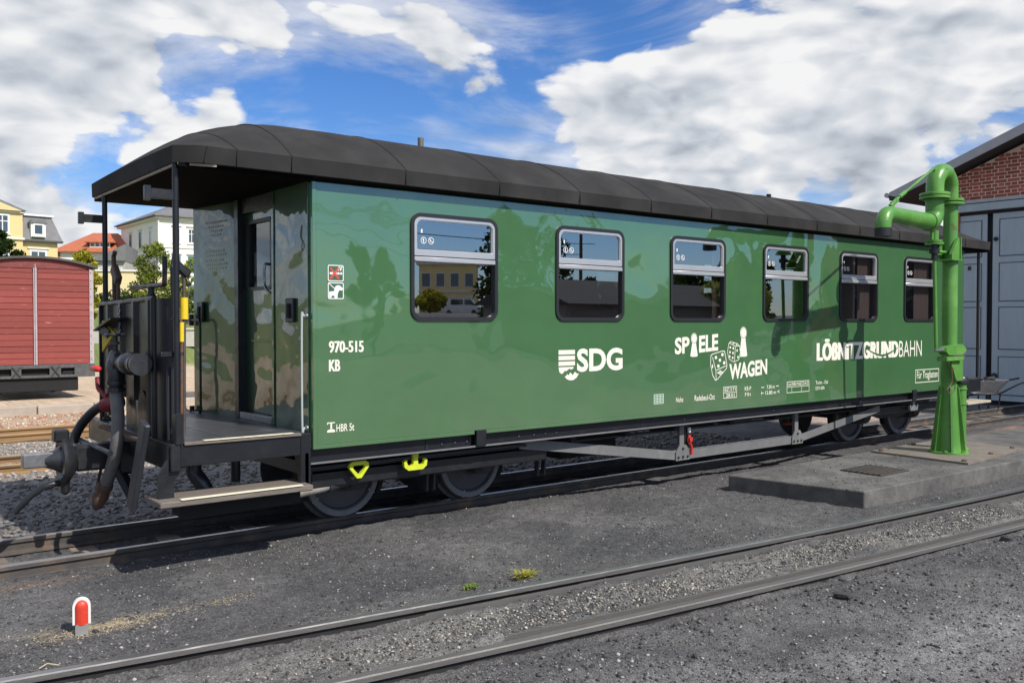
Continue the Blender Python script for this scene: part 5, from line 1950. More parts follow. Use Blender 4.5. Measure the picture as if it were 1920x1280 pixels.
bk.prism([(-.17, .0), (.02, .0), (.02, .245), (-.03, .245), (-.17, .06)], (CX, CY + .05, 2.315), (1, 0, 0), (0, 0, 1), (0, .03, 0))
bk.box(CX - .19, CX + .05, CY - .12, CY + .08, 2.30, 2.316, .003)
bk.box(CX + .015, CX + .035, CY - .115, CY - .06, 2.316, 2.57, .003)
bk.build("bracket", CRANE, wc)
MB().cyl((UX + .005, CY, 2.31), (UX + .06, CY, 1.30), .021, n=12).build("operating_rod", CRANE, wc, 35)
hx = MB().prism([(-.42, .01), (-.36, -.03), (-.08, -.045), (.0, -.02), (.05, .0), (.05, .035), (-.03, .085), (-.30, .065), (-.40, .045)], (CX, CY - .17, 1.265), (1, 0, 0), (0, 0, 1), (0, .10, 0))
hx.build("gear_cover", CRANE, wc)
MB().tube([(CX - .40, CY - .12, 1.29), (CX - .50, CY - .12, 1.288), (CX - .58, CY - .12, 1.285)], [.022, .016, .018], 10).build("turning_handle", BARESTEEL, wc, 35)
MB().box(CX - .40, CX + .0, CY - .17, CY - .05, 1.165, 1.215, .004).build("gear_bracket", CRANE, wc)
MB().box(CX - .25, CX + .02, CY - .172, CY - .06, 1.217, 1.232).build("bearing_plate", BARESTEEL, wc)
gp_ = MB().prism([(-.27, .225), (.07, .225), (.07, -.03), (-.07, -.03), (-.10, .0), (-.17, .12)], (CX, CY - .125, .96), (1, 0, 0), (0, 0, 1), (0, .03, 0))
gp_.prism([(-.17, .225), (.0, .225), (.02, .06), (-.06, -.03), (-.10, .05)], (CX, CY - .095, .96), (1, 0, 0), (0, 0, 1), (0, .05, 0))
gp_.lathe([(.088, 0), (.088, .30)], (CX, CY, .92), n=24)
gp_.build("support_foot", CRANE, wc, 35)
MB().tube(smooth_path([(CX - .23, CY - .13, 1.18), (CX - .20, CY - .13, .98), (CX - .22, CY - .13, .90), (CX - .32, CY - .13, .84), (CX - .25, CY - .13, .80), (CX - .12, CY - .12, .82), (CX - .10, CY - .12, .90)], 6), .006, 6).build("wire_loop", RUSTY, wc)

hy = thing("hydrant_pipe", "short upright green hydrant pipe with black cap behind the water crane", "hydrant", (7.90, -.93, .094))
b = MB().lathe([(.10, 0), (.10, .015), (.072, .02), (.070, .78)], (7.90, -.93, .094), n=24)
b.build("pipe", CRANE, hy, 35)
b = MB()
for z in (.18, .62, .80):
    b.lathe([(.071, 0), (.080, .004), (.080, .016), (.071, .02)], (7.90, -.93, z), n=24)
b.build("pipe_collar", CRANE, hy, 35)
b = MB().lathe([(.085, 0), (.095, .01), (.095, .05), (.075, .085), (.03, .09)], (7.90, -.93, .868), n=24)
b.cyl((7.90, -.93, .90), (7.76, -.98, .91), .022, n=10)
b.build("cap", BLACK, hy, 35)

# ================================================================== red and white marker peg, weeds, straw
PX_, PY_ = -1.722, -.722
mp = thing("marker_peg", "small red and white round topped clearance marker peg standing in the cinders", "marker peg", (PX_, PY_, gz0(PX_, PY_)))
# its red face looks towards the photographer
fn = (CAM - Vector((PX_, PY_, 0)))
fn.z = 0
fn.normalize()
su = Vector((-fn.y, fn.x, 0))
o0 = Vector((PX_, PY_, -.085))
MB().prism(rrect(-.032, .032, -.03, .05, .01, 3), o0 + fn * -.025, su, (0, 0, 1), fn * .055).build("stub", STUBGREY, mp)
MB().prism([(-.045, .045), (.045, .045)] + arc(0, .140, .045, 0, 180, 14), o0 + fn * -.03, su, (0, 0, 1), fn * .04).build("white_body", WHITEP, mp, 35)
vs, fs = [], []
nn, mm = 14, 10
for j in range(mm + 1):
    if j <= 4:
        zz_, rr2 = .046 + (.138 - .046) * j / 4, 1.0
    else:
        t = (j - 4) / (mm - 4) * PI / 2
        zz_, rr2 = .138 + .040 * math.sin(t), max(.02, math.cos(t))
    for i in range(nn + 1):
        a_ = PI * i / nn
        q = o0 + su * (.033 * rr2 * math.cos(a_)) + fn * (.008 + .026 * rr2 * math.sin(a_))
        vs.append((q.x, q.y, -.085 + zz_))
for j in range(mm):
    for i in range(nn):
        k_ = j * (nn + 1) + i
        fs.append((k_, k_ + 1, k_ + nn + 2, k_ + nn + 1))
fs.append(tuple(range(nn, -1, -1)))
MB().add(vs, fs).build("red_face", SIGNRED, mp, 40)


def weed(x, y, h, n, label, m, group):
    z = gz(x, y)
    mb = MB()
    for i in range(n):
        a = rnd.uniform(0, 2 * PI)
        L = h * rnd.uniform(.5, 1.1)
        lean = rnd.uniform(.5, 1.4)
        d = Vector((math.cos(a), math.sin(a), 0))
        s = Vector((-d.y, d.x, 0)) * rnd.uniform(.004, .009)
        b0 = Vector((x, y, z)) + d * rnd.uniform(0, .03) + Vector((rnd.uniform(-.05, .05), rnd.uniform(-.02, .02), 0))
        p1 = b0 + d * L * .4 * lean + Vector((0, 0, L * .5))
        p2 = b0 + d * L * .9 * lean + Vector((0, 0, L * .55))
        mb.add([b0 - s * .5, b0 + s * .5, p1 + s, p1 - s, p2], [(0, 1, 2, 3), (3, 2, 4)])
    o = mb.mesh("weed", m, fixn=False)
    ca = o.color_attributes.new('Col', 'FLOAT_COLOR', 'POINT')
    cols = []
    for _ in range(len(o.vertices)):
        k = rnd.uniform(.7, 1.2)
        cols += [k, k, k, 1]
    ca.data.foreach_set('color', cols)
    ob = bpy.data.objects.new("weed", o)
    COL.objects.link(ob)
    tag(ob, label, 'weed', group)


WEED1 = leaf_mat("weed_yellow_green", (.42, .40, .09))
WEED2 = leaf_mat("weed_green", (.20, .28, .06))
weed(.78, -1.47, .085, 70, "yellowish grass tuft with dry stalks beside the front rail", WEED1, 'weeds by the front rail')
weed(.36, -1.46, .05, 36, "small green weed just left of the yellowish grass tuft", WEED2, 'weeds by the front rail')
st = MB()
for i in range(900):
    k = rnd.random()
    x = (-1.72 if k < .45 else -1.45 if k < .85 else -.95) + rnd.gauss(0, .13)
    y = -.71 + rnd.gauss(0, .05) + .05 * (x + 1.6)
    z = gz(x, y) + .003
    a = rnd.uniform(0, PI)
    L = rnd.uniform(.003, .012)
    d = Vector((math.cos(a), math.sin(a), rnd.uniform(-.2, .3))) * L
    s = Vector((-math.sin(a), math.cos(a), 0)) * .0014
    p = Vector((x, y, z))
    st.add([p - d - s, p + d - s, p + d + s, p - d + s], [(0, 1, 2, 3)])
tag(st.build("straw", STRAW, fixn=False), "scattered straw and chaff around the marker peg", kind='stuff')
tw = MB().tube([(-2.02, -1.20, gz(-2.02, -1.20) + .012), (-1.98, -1.18, gz(-1.98, -1.18) + .02), (-1.93, -1.20, gz(-1.93, -1.2) + .010)], .003, 5).build("twig", STRAW)
tag(tw, "short pale broken twig left on the cinders near the bottom left", "twig")

lump(4.25, -2.95 - .05, .045, 0, "dark lump of slag right of the near front rail")
lump(-.92, -2.26, .030, 1, "pale brown slag lump between the front rails")
lump(-1.38, -2.05, .034, 0, "flat dark grey slag lump between the front rails")
lump(.85, -1.90, .022, 1, "pinkish pale stone lying on the flangeway edge")
lump(2.0, -3.0, .05, 0, "big dark slag lump just below the near front rail")
lump(-1.66, -.75, .018, 0, "small grey stone at the foot of the marker peg")
lump(-2.13, -.86, .026, 0, "grey flat stone left of the marker peg")
lump(2.35, -2.35, .022, 0, "dark slag lump amid the pale grit between the rails")
lump(3.6, -2.42, .026, 0, "dark slag lump by the flangeway plate farther along")

# ================================================================== engine shed
SX = 16.4
shed = thing("engine_shed", "red brick engine shed with dark roof and tall grey double doors", "shed", (SX, 2.0, -.1))


def ridge(y):
    """underside of the roof at the gable"""
    return 5.278 + .379 * (1.63 - y) if y > -1.5 else 5.278 + .379 * (1.63 + 3.0 + y)


MB().prism([(-6.4, 4.10), (3.4, 4.10), (3.4, ridge(3.4) - .02), (-1.5, ridge(-1.5) - .02), (-6.4, ridge(-6.4) - .02)], (SX - .022, 0, 0), (0, 1, 0), (0, 0, 1), (.3, 0, 0)).build("gable_wall", MORTAR, shed)
sw_ = MB().box(SX + .03, SX + 14, 3.1, 3.4, -.2, 4.10)
sw_.box(SX + .03, SX + 14, -6.4, -6.1, -.2, 4.10)
sw_.box(SX + 13.7, SX + 14, -6.1, 3.1, -.2, 4.10)
sw_.build("side_wall", BRICK, shed)
me_st = MB().box(-.03, .06, -.116, .116, -.030, .030, .004).mesh("brick", BRICK)
me_hd = MB().box(-.03, .06, -.053, .053, -.030, .030, .004).mesh("brick", BRICK)
row = 0
rest = MB()
z = 4.195
while z < 6.6:
    header = row % 2 == 1
    step = .126 if header else .25
    y = 3.38 - step / 2 + (.06 if header else rnd.choice((0, 0)))
    while y > .9:
        if z + .035 < ridge(y - step / 2 if y > 0 else y) - .03 and z + .035 < ridge(min(3.4, y + step / 2)) + .02:
            inst(me_hd if header else me_st, "brick", shed, (SX + rnd.uniform(-.004, .004), y + rnd.uniform(-.003, .003), z + rnd.uniform(-.002, .002)), (rnd.uniform(-.006, .006), 0, 0))
        y -= step
    while y > -6.2:
        if z + .035 < min(ridge(y - step / 2), ridge(y + step / 2)) - .03:
            hw_ = step / 2 - .009
            rest.box(SX - .03 + rnd.uniform(-.004, .004), SX + .06, y - hw_, y + hw_, z - .030, z + .030)
        y -= step
    z += .0735
    row += 1
tag(rest.build("brickwork", BRICK, shed), kind="stuff")
li = MB().box(SX - .06, SX + .10, -6.2, 3.42, 3.92, 4.145, .005).build("lintel", DOORGREY, shed)
MB().box(SX - .068, SX - .05, -6.2, 3.42, 4.075, 4.090).build("lintel_edge", DOORGAP, li)
MB().box(SX + .05, SX + .12, -6.2, 3.42, 3.86, 3.92).build("door_head", DOORGAP, shed)
MB().box(SX + .14, SX + .20, -6.2, 3.35, -.15, 3.9).build("door_backing", DOORGAP, shed)


def leaf(y0, y1, inset0, inset1, label):
    d = MB().box(SX + .05, SX + .09, y0, y1, -.02, 3.85, .004)
    d = d.build("door", DOORGREY, shed, label=label)
    rows = [(2.96, 3.73), (2.03, 2.83), (1.04, 1.92), (.10, .90)]
    for a, b_ in rows:
        MB().ring([(y0 + inset0, a), (y1 - inset1, a), (y1 - inset1, b_), (y0 + inset0, b_)], [(y0 + inset0 + .014, a + .014), (y1 - inset1 - .014, a + .014), (y1 - inset1 - .014, b_ - .014), (y0 + inset0 + .014, b_ - .014)],
                  (SX + .040, 0, 0), (0, 1, 0), (0, 0, 1), (.012, 0, 0)).build("panel_edge", DOORGAP if False else mat("panel_groove_%d" % len(MATS), (.06, .075, .09), .7), d)
        MB().box(SX + .045, SX + .06, y0 + inset0 + .014, y1 - inset1 - .014, a + .014, b_ - .014, .004).build("panel", DOORGREY, d)
    return d


leaf(2.545, 3.34, .10, .12, "left door leaf, partly behind the carriage")
l2 = leaf(.62, 2.43, .14, .13, "broad grey door leaf with black bolts at its edge")
leaf(-1.35, .58, .14, .13, None)
kn = MB().sphere((SX + .02, 2.36, 3.32), .045, 8)
kn.sphere((SX + .02, 2.36, .50), .055, 8)
kn.build("door_bolt", BLACK, l2, 40)
MB().box(SX + .02, SX + .05, 2.86, 2.92, 2.70, 2.78, .004).build("door_hook", BLACK, shed)
# roof
rfm = MB()
for s in (0, 1):
    a = (4.42, 4.425) if s == 0 else (-7.42, 4.425)
    e = (-1.5, 4.425 + .379 * 5.92)
    rfm.prism([(a[0], a[1]), (e[0], e[1]), (e[0], e[1] - .14), (a[0], a[1] - .14)], (SX - .46, 0, 0), (0, 1, 0), (0, 0, 1), (15.5, 0, 0))
rfm.build("roof", SHEDROOF, shed)
fa = MB()
for s in (0, 1):
    a = (4.40, 4.42) if s == 0 else (-7.40, 4.42)
    e = (-1.5, 4.42 + .379 * 5.9)
    fa.prism([(a[0], a[1] + .035), (e[0], e[1] + .04), (e[0], e[1] - .185), (a[0] - (.17 if s == 0 else -.17), a[1] - .13 + .05), (a[0], a[1] - .03)], (SX - .50, 0, 0), (0, 1, 0), (0, 0, 1), (.03, 0, 0))
fa.build("fascia_board", FASCIA, shed)
MB().tube([(SX - .5 + i * .5, 4.46, 4.40) for i in range(30)], .055, 10).build("gutter", FASCIA, shed, 40)

# ================================================================== wheelbarrow
P = Vector((14.5, 1.755, -.09))
wb = thing("wheelbarrow", "grey steel wheelbarrow parked before the shed doors", "wheelbarrow", P, rz=math.atan2(RGT.y, RGT.x), local=True)
tray = MB()
top = [(-.58, -.22), (-.50, -.30), (.30, -.30), (.40, -.24), (.40, .24), (.30, .30), (-.50, .30), (-.58, .22)]
bot = [(-.32, -.14), (-.28, -.18), (.15, -.18), (.20, -.15), (.20, .15), (.15, .18), (-.28, .18), (-.32, .14)]
n = 8
vs = [(x, y, .60 + .03 * (x + .1)) for x, y in top] + [(x, y, .36) for x, y in bot] + [(x * .97, y * .96, .605 + .03 * (x + .1)) for x, y in top] + [(x * .95, y * .94, .372) for x, y in bot]
fs = [(i, (i + 1) % n, n + (i + 1) % n, n + i) for i in range(n)] + [(2 * n + i, 3 * n + i, 3 * n + (i + 1) % n, 2 * n + (i + 1) % n) for i in range(n)]
fs += [(i, 2 * n + i, 2 * n + (i + 1) % n, (i + 1) % n) for i in range(n)] + [tuple(n + i for i in range(n)), tuple(3 * n + i for i in range(n - 1, -1, -1))]
tray.add(vs, fs).build("tray", GALV, wb)
hl = MB()
for s in (-1, 1):
    hl.tube(smooth_path([(-.42, s * .05, .22), (-.28, s * .14, .33), (.20, s * .19, .36), (.40, s * .24, .46), (.62, s * .27, .57), (.86, s * .27, .62)], 6), .017, 8)
hl.build("handle_frame", BLACK, wb, 40)
lg = MB()
for s in (-1, 1):
    lg.tube(smooth_path([(.02, s * .17, .36), (.05, s * .18, .10), (.09, s * .18, .02), (.18, s * .18, .02), (.22, s * .18, .10), (.25, s * .20, .38)], 6), .014, 8)
lg.build("leg", BLACK, wb, 40)
w = MB().lathe([(.05, -.035), (.15, -.03), (.185, -.025), (.195, 0), (.185, .025), (.15, .03), (.05, .035)], (-.42, 0, .20), (0, 1, 0), 24)
w.build("wheel", RUBBER, wb, 40)
ld = MB()
for i in range(10):
    ld.obox((rnd.uniform(-.3, .15), rnd.uniform(-.15, .15), .60 + rnd.uniform(0, .05)), ((1, rnd.uniform(-.5, .5), rnd.uniform(-.2, .2)), (0, 1, 0), (0, 0, 1)), (rnd.uniform(.04, .12), rnd.uniform(.02, .05), .018), .006)
ld.build("load", SLAG[0], wb)

# ================================================================== red goods wagon
gx0, gx1, gy = -.09, 2.27, 16.0
gc = (gx0 + gx1) / 2
gw = thing("goods_wagon", "weathered red plank goods wagon with arched roof, end on", "goods wagon", (gc, gy, -.1))
rows = 16
hz_ = (2.83 - .67) / rows
me_pl = MB().prism([(0, -.002), (-.018, 0), (-.008, hz_ - .006), (0, hz_ - .006)], (-.535, 0, 0), (0, 1, 0), (0, 0, 1), (1.07, 0, 0)).mesh("plank", REDWOOD)
for r_ in range(rows):
    for k, xc in enumerate((gx0 + .04 + .55, gc + .03 + .545)):
        inst(me_pl, "plank", gw, (xc + rnd.uniform(-.004, .004), gy + rnd.uniform(-.004, .003), .67 + r_ * hz_ + rnd.uniform(-.003, .003)), (0, rnd.uniform(-.0025, .0025), 0), (1.0, 1, 1))
MB().box(gx0 + .03, gx1 - .03, gy + .005, gy + .05, .67, 2.86).build("end_wall", DKREDWOOD, gw)
MB().box(gx0 + .0, gx0 + .04, gy + .03, gy + 5.5, .67, 2.83).build("side_wall", REDWOOD, gw)
MB().box(gx1 - .04, gx1, gy + .03, gy + 5.5, .67, 2.83).build("side_wall", REDWOOD, gw)
ar = [(x, 2.80 + .19 * (1 - ((x - gc) / (gx1 - gc + .06)) ** 2)) for x in [gx0 - .02 + (gx1 - gx0 + .04) * i / 24 for i in range(25)]]
MB().prism(ar + [(gx1, 2.79), (gx0, 2.79)], (0, gy - .025, 0), (1, 0, 0), (0, 0, 1), (0, .03, 0)).build("arch_board", DKREDWOOD, gw)
ar2 = [(x, 2.815 + .19 * (1 - ((x - gc) / (gx1 - gc + .08)) ** 2)) for x in [gx0 - .09 + (gx1 - gx0 + .18) * i / 24 for i in range(25)]]
MB().prism(ar2 + [(x, z + .05) for x, z in ar2[::-1]], (0, gy - .10, 0), (1, 0, 0), (0, 0, 1), (0, 5.7, 0)).build("roof", BOXROOF, gw)
for a, b_, m_, nm in ((gx1 - .085, gx1 + .004, POSTGREY, "corner_post"), (gx0 - .004, gx0 + .085, POSTGREY, "corner_post"), (gc - .045, gc + .025, POSTGREY, "centre_post")):
    p_ = MB().box(a, b_, gy - .045, gy - .012, .66, 2.80, .003)
    if nm == "centre_post":
        p_.box((a + b_) / 2 - .008, (a + b_) / 2 + .008, gy - .075, gy - .045, .66, 2.86, .002)
    p_ = p_.build(nm, m_, gw)
    rv = MB()
    for i in range(12):
        rv.sphere((a + .03, gy - .046, .76 + i * .178), .011, 4)
    rv.build("rivets", FRAMEGREY, p_)
uf = MB().box(gx0, gx1 + .02, gy - .05, gy, .58, .66, .004)
uf.box(gx0, gx1 + .02, gy - .05, gy, .37, .43, .004)
for a, b_ in ((gx0, .32), (.60, .79), (1.35, 1.58), (1.86, gx1 + .02)):
    uf.box(a, b_, gy - .048, gy - .002, .43, .58)
uf.build("end_beam", FRAMEGREY, gw)
xb = MB()
for xc in (.695, 1.465):
    xb.bar((xc - .08, gy - .055, .40), (xc + .08, gy - .055, .62), .02, .03, up=(0, 1, 0))
    xb.bar((xc + .08, gy - .06, .40), (xc - .08, gy - .06, .62), .02, .03, up=(0, 1, 0))
xb.bar((1.62, gy - .03, .49), (1.86, gy - .03, .49), .02, .018)
xb.build("beam_lattice", UNDER, gw)
rv = MB()
for i in range(22):
    rv.sphere((gx0 + .06 + i * .105, gy - .05, .40), .009, 4)
    rv.sphere((gx0 + .06 + i * .105, gy - .05, .62), .009, 4)
rv.build("beam_rivets", UNDER, gw)
MB().box(gx0 + .1, gx1 - .1, gy + .06, gy + 5.4, .40, .66).build("floor", BLACKMATT, gw)
MB().box(gx0 + .2, 1.95, gy + .02, gy + .3, .06, .37, .02).build("chassis_shade_beam", BLACKMATT, gw)  # black chassis beam, painting in the shadow below the wagon
for yy in (gy + 1.2, gy + 4.2):
    for xx in (gc - .55, gc + .55):
        MB().lathe([(.05, -.06), (.36, -.05), (.40, -.02), (.40, .04), (.05, .06)], (xx, yy, .36), (1, 0, 0), 24).build("wheel", BLACKMATT, gw, 40)
    MB().cyl((gc - .6, yy, .36), (gc + .6, yy, .36), .06).build("axle", BLACKMATT, gw)

# ================================================================== background houses


def house_window(parent, x, y, z, w, h, face='front', frame=WINFRAME, mull=True, sill=TRIM, t=.10):
    """window on a wall facing -y (front) or -x (left), local metres, x/y = centre of the sill"""
    if face == 'front':
        U, Dv, o = Vector((1, 0, 0)), Vector((0, 1, 0)), Vector((x, y, z))
    else:
        U, Dv, o = Vector((0, -1, 0)), Vector((1, 0, 0)), Vector((x, y, z))
    V = Vector((0, 0, 1))
    f = MB().ring([(-w / 2 - .06, -.05), (w / 2 + .06, -.05), (w / 2 + .06, h + .06), (-w / 2 - .06, h + .06)], [(-w / 2 + t, t), (w / 2 - t, t), (w / 2 - t, h - t), (-w / 2 + t, h - t)], o - Dv * .05, U, V, Dv * .12)
    if mull:
        f.prism([(-.04, t), (.04, t), (.04, h - t), (-.04, h - t)], o - Dv * .03, U, V, Dv * .06)
        f.prism([(-w / 2 + t, h * .62), (w / 2 - t, h * .62), (w / 2 - t, h * .62 + .07), (-w / 2 + t, h * .62 + .07)], o - Dv * .028, U, V, Dv * .06)
    f = f.build("window", frame, parent)
    MB().prism([(-w / 2 + t - .02, t - .02), (w / 2 - t + .02, t - .02), (w / 2 - t + .02, h - t + .02), (-w / 2 + t - .02, h - t + .02)], o - Dv * .012, U, V, Dv * .01).build("pane", WINPANE, f)
    MB().prism([(-w / 2 - .14, -.16), (w / 2 + .14, -.16), (w / 2 + .14, -.052), (-w / 2 - .14, -.052)], o - Dv * .12, U, V, Dv * .12).build("sill", sill, f)
    return f


def house(name, label, px, d, dirx, cat='house', group='houses beyond the far lawn', lift=0.0):
    """root at a corner: d metres off at photo column px, front wall running along dirx = (right, away)"""
    lat = (px - 960) / F_PX * d
    P = CAM + RGT * lat + FWD * d
    dx = RGT * dirx[0] + FWD * dirx[1]
    return thing(name, label, cat, (P.x, P.y, lift), group, math.atan2(dx.y, dx.x), True)


def hip_roof(x0, x1, y0, y1, z0, z1, inset, over=.4, th=.14):
    mb = MB()
    x0 -= over; x1 += over; y0 -= over; y1 += over
    yc = (y0 + y1) / 2
    vs = [(x0, y0, z0), (x1, y0, z0), (x1, y1, z0), (x0, y1, z0), (x0 + inset, yc, z1), (x1 - inset, yc, z1)]
    vs += [(x, y, z - th) for x, y, z in vs[:4]]
    mb.add(vs, [(0, 1, 5, 4), (1, 2, 5), (2, 3, 4, 5), (3, 0, 4), (6, 7, 1, 0), (7, 8, 2, 1), (8, 9, 3, 2), (9, 6, 0, 3), (6, 9, 8, 7)])
    return mb


# white house
h1 = house("white_house", "tall white villa with slate hip roof and rows of grey green windows", 300, 105, (.78, .63))
MB().box(0, 20, 0, 15.4, 1.0, 13.9).build("wall", WALL_W, h1)
hip_roof(0, 20, 0, 15.4, 14.15, 17.0, 6.0, .7).build("roof", SLATE, h1)
MB().box(-.45, 20.4, -.45, 15.8, 13.72, 14.0, .05).build("cornice", TRIM, h1)
for z in (10.35, 7.05):
    MB().box(-.10, 20.1, -.10, 15.5, z, z + .22, .03).build("string_course", TRIM, h1)
tealp = mat("teal_window_frame", (.14, .24, .24), .5)
for r_, zt in enumerate((12.75, 9.45, 5.85)):
    for k in range(9):
        x = 2.0 + 1.78 * k
        if x > 19:
            continue
        house_window(h1, x, 0, zt - 1.7, .82, 1.7, 'front', tealp if r_ else WINFRAME, t=.09)
        MB().box(x - .62, x + .62, -.16, 0, zt + .22, zt + .36).build("window_hood", TRIM, h1)
    for y in (3.3, 7.3, 11.3):
        house_window(h1, 0, y, zt - 2.0, .8, 1.9, 'left', WALL_W if y == 3.3 else tealp, t=.09)
        MB().box(-.18, 0, y - .7, y + .7, zt + .12, zt + .28).build("window_hood", TRIM, h1)
MB().cyl((-.12, -.12, 1.0), (-.12, -.12, 13.7), .09, n=8).build("downpipe", WHITEP, h1)

# yellow house at the left edge
h2 = house("yellow_house", "yellow villa with mansard roof and dormer at the left edge", 42, 75, (.7, .714))
MB().box(-.01, 2.85, 0, 9, 1.0, 8.45).build("wall", WALL_Y, h2)
MB().box(-7, -.02, -.45, 9, 1.0, 10.85).build("wall", WALL_Y, h2)
ms = MB().add([(-.0, -.35, 8.55), (3.15, -.35, 8.55), (3.15, 9.3, 8.55), (0, 9.3, 8.55), (0, .25, 10.55), (2.45, .25, 10.55), (2.45, 8.6, 10.55), (0, 8.6, 10.55)],
              [(0, 1, 5, 4), (1, 2, 6, 5), (2, 3, 7, 6), (3, 0, 4, 7), (4, 5, 6, 7), (3, 2, 1, 0)])
ms.build("mansard_roof", SLATE, h2)
MB().box(-.05, 2.62, .05, 8.8, 10.55, 10.72, .03).build("roof_edge", WHITEP, h2)
MB().box(-.02, 3.2, -.42, 0, 8.36, 8.55, .04).build("cornice", FRAMEGREY, h2)
dm = MB().box(.62, 1.78, -.42, .9, 8.75, 9.95).build("dormer", WHITEP, h2)
MB().prism([(.50, 9.95), (1.90, 9.95), (1.7, 10.22), (.70, 10.22)], (0, -.55, 0), (1, 0, 0), (0, 0, 1), (0, 1.5, 0)).build("dormer_roof", SLATE, dm)
house_window(h2, 1.2, -.43, 8.95, .75, .9, 'front', mull=False, t=.08)
house_window(h2, 1.3, 0, 6.1, 1.25, 1.55, 'front', t=.09)
MB().box(.45, 2.15, -.1, 0, 7.8, 7.95).build("window_hood", TRIM, h2)
gb = MB().prism([(-7.3, 10.85), (.25, 10.85), (-3.4, 12.25)], (0, -.75, 0), (1, 0, 0), (0, 0, 1), (0, 9.8, 0))
gb.build("gable_roof", SLATE, h2)
MB().prism([(-6.8, 10.80), (-.15, 10.80), (-3.4, 12.0)], (0, -.80, 0), (1, 0, 0), (0, 0, 1), (0, .04, 0)).build("gable_front", WALL_Y, h2)
MB().box(-7.2, .12, -.62, -.45, 10.62, 10.82, .04).build("cornice", TRIM, h2)
MB().box(-7.1, .1, -.62, -.45, 8.42, 8.62, .04).build("cornice", TRIM, h2)
for x in (-1.55, -3.4, -5.3):
    house_window(h2, x, -.45, 8.95, .95, 1.5, 'front', t=.09)
    house_window(h2, x, -.45, 6.1, .95, 1.6, 'front', t=.09)

# red roofed house
h3 = house("red_roofed_house", "house with broad red tiled hip roof and long dormer, behind the others", 108, 112, (.98, .2))
MB().box(0, 9.2, 0, 10, 1.0, 10.35).build("wall", WALL_W, h3)
hip_roof(0, 9.2, 0, 10, 10.5, 13.3, 3.6, .5).build("roof", TILE, h3)
dm = MB().box(3.6, 6.2, .7, 4.5, 11.0, 11.75).build("dormer", BLACK, h3)
hip_roof(3.4, 6.4, .5, 4.7, 11.8, 12.8, 1.2, .25).build("dormer_roof", TILE, dm)
for x in (4.0, 4.6, 5.2, 5.8):
    house_window(h3, x, .68, 11.1, .5, .6, 'front', mull=False, t=.06)
for x in (1.4, 4.0, 6.6):
    house_window(h3, x, 0, 7.9, 1.1, 1.6)
for x in (.05, 2.6, 8.9):
    MB().box(x, x + .35, -.08, 0, 1.0, 10.3).build("brick_pilaster", TILE, h3)
for x in (.9, 1.5):
    MB().obox((x + .4, 1.35, 11.35), ((1, 0, 0), (0, .9, .44), (0, -.44, .9)), (.24, .4, .05)).build("skylight", WINFRAME, h3)

# grey low house
h4 = house("grey_house", "low grey rendered house with slate roof between the red roof and white villa", 178, 96, (.97, .25))
MB().box(0, 3.1, 0, 8, 1.0, 8.2).build("wall", WALL_G, h4)
MB().prism([(-.3, 8.2), (3.15, 10.0), (3.15, 8.2)], (0, -.4, 0), (1, 0, 0), (0, 0, 1), (0, 8.8, 0)).build("roof", SLATE, h4)
for x in (.7, 1.6, 2.5):
    house_window(h4, x, 0, 6.5, .5, .9, mull=False, t=.07)

# pale yellow outbuilding behind the goods wagon
h5 = house("yellow_outbuilding", "low windowless pale yellow building behind the red wagon", 60, 62, (.98, .2))
MB().box(0, 9.5, 0, 6, .5, 5.15).build("wall", WALL_YP, h5)
MB().box(-.1, 9.6, -.1, 6.1, 5.15, 5.3, .03).build("coping", TRIM, h5)

# low pale wall in front of the lawn
lw = thing("low_wall", "long low pale garden wall across the far lawn", "garden wall", (6, 30.5, .3))
P0 = CAM + RGT * (-24) + FWD * 37
P1 = CAM + RGT * 12 + FWD * 37
MB().bar((P0.x, P0.y, .95), (P1.x, P1.y, .95), .25, .70).build("wall", mat("pale_wall_stone", (.56, .53, .47), .85, var=.1), lw)
MB().bar((P0.x, P0.y, 1.33), (P1.x, P1.y, 1.33), .35, .06).build("coping", TRIM, lw)

# ================================================================== trees


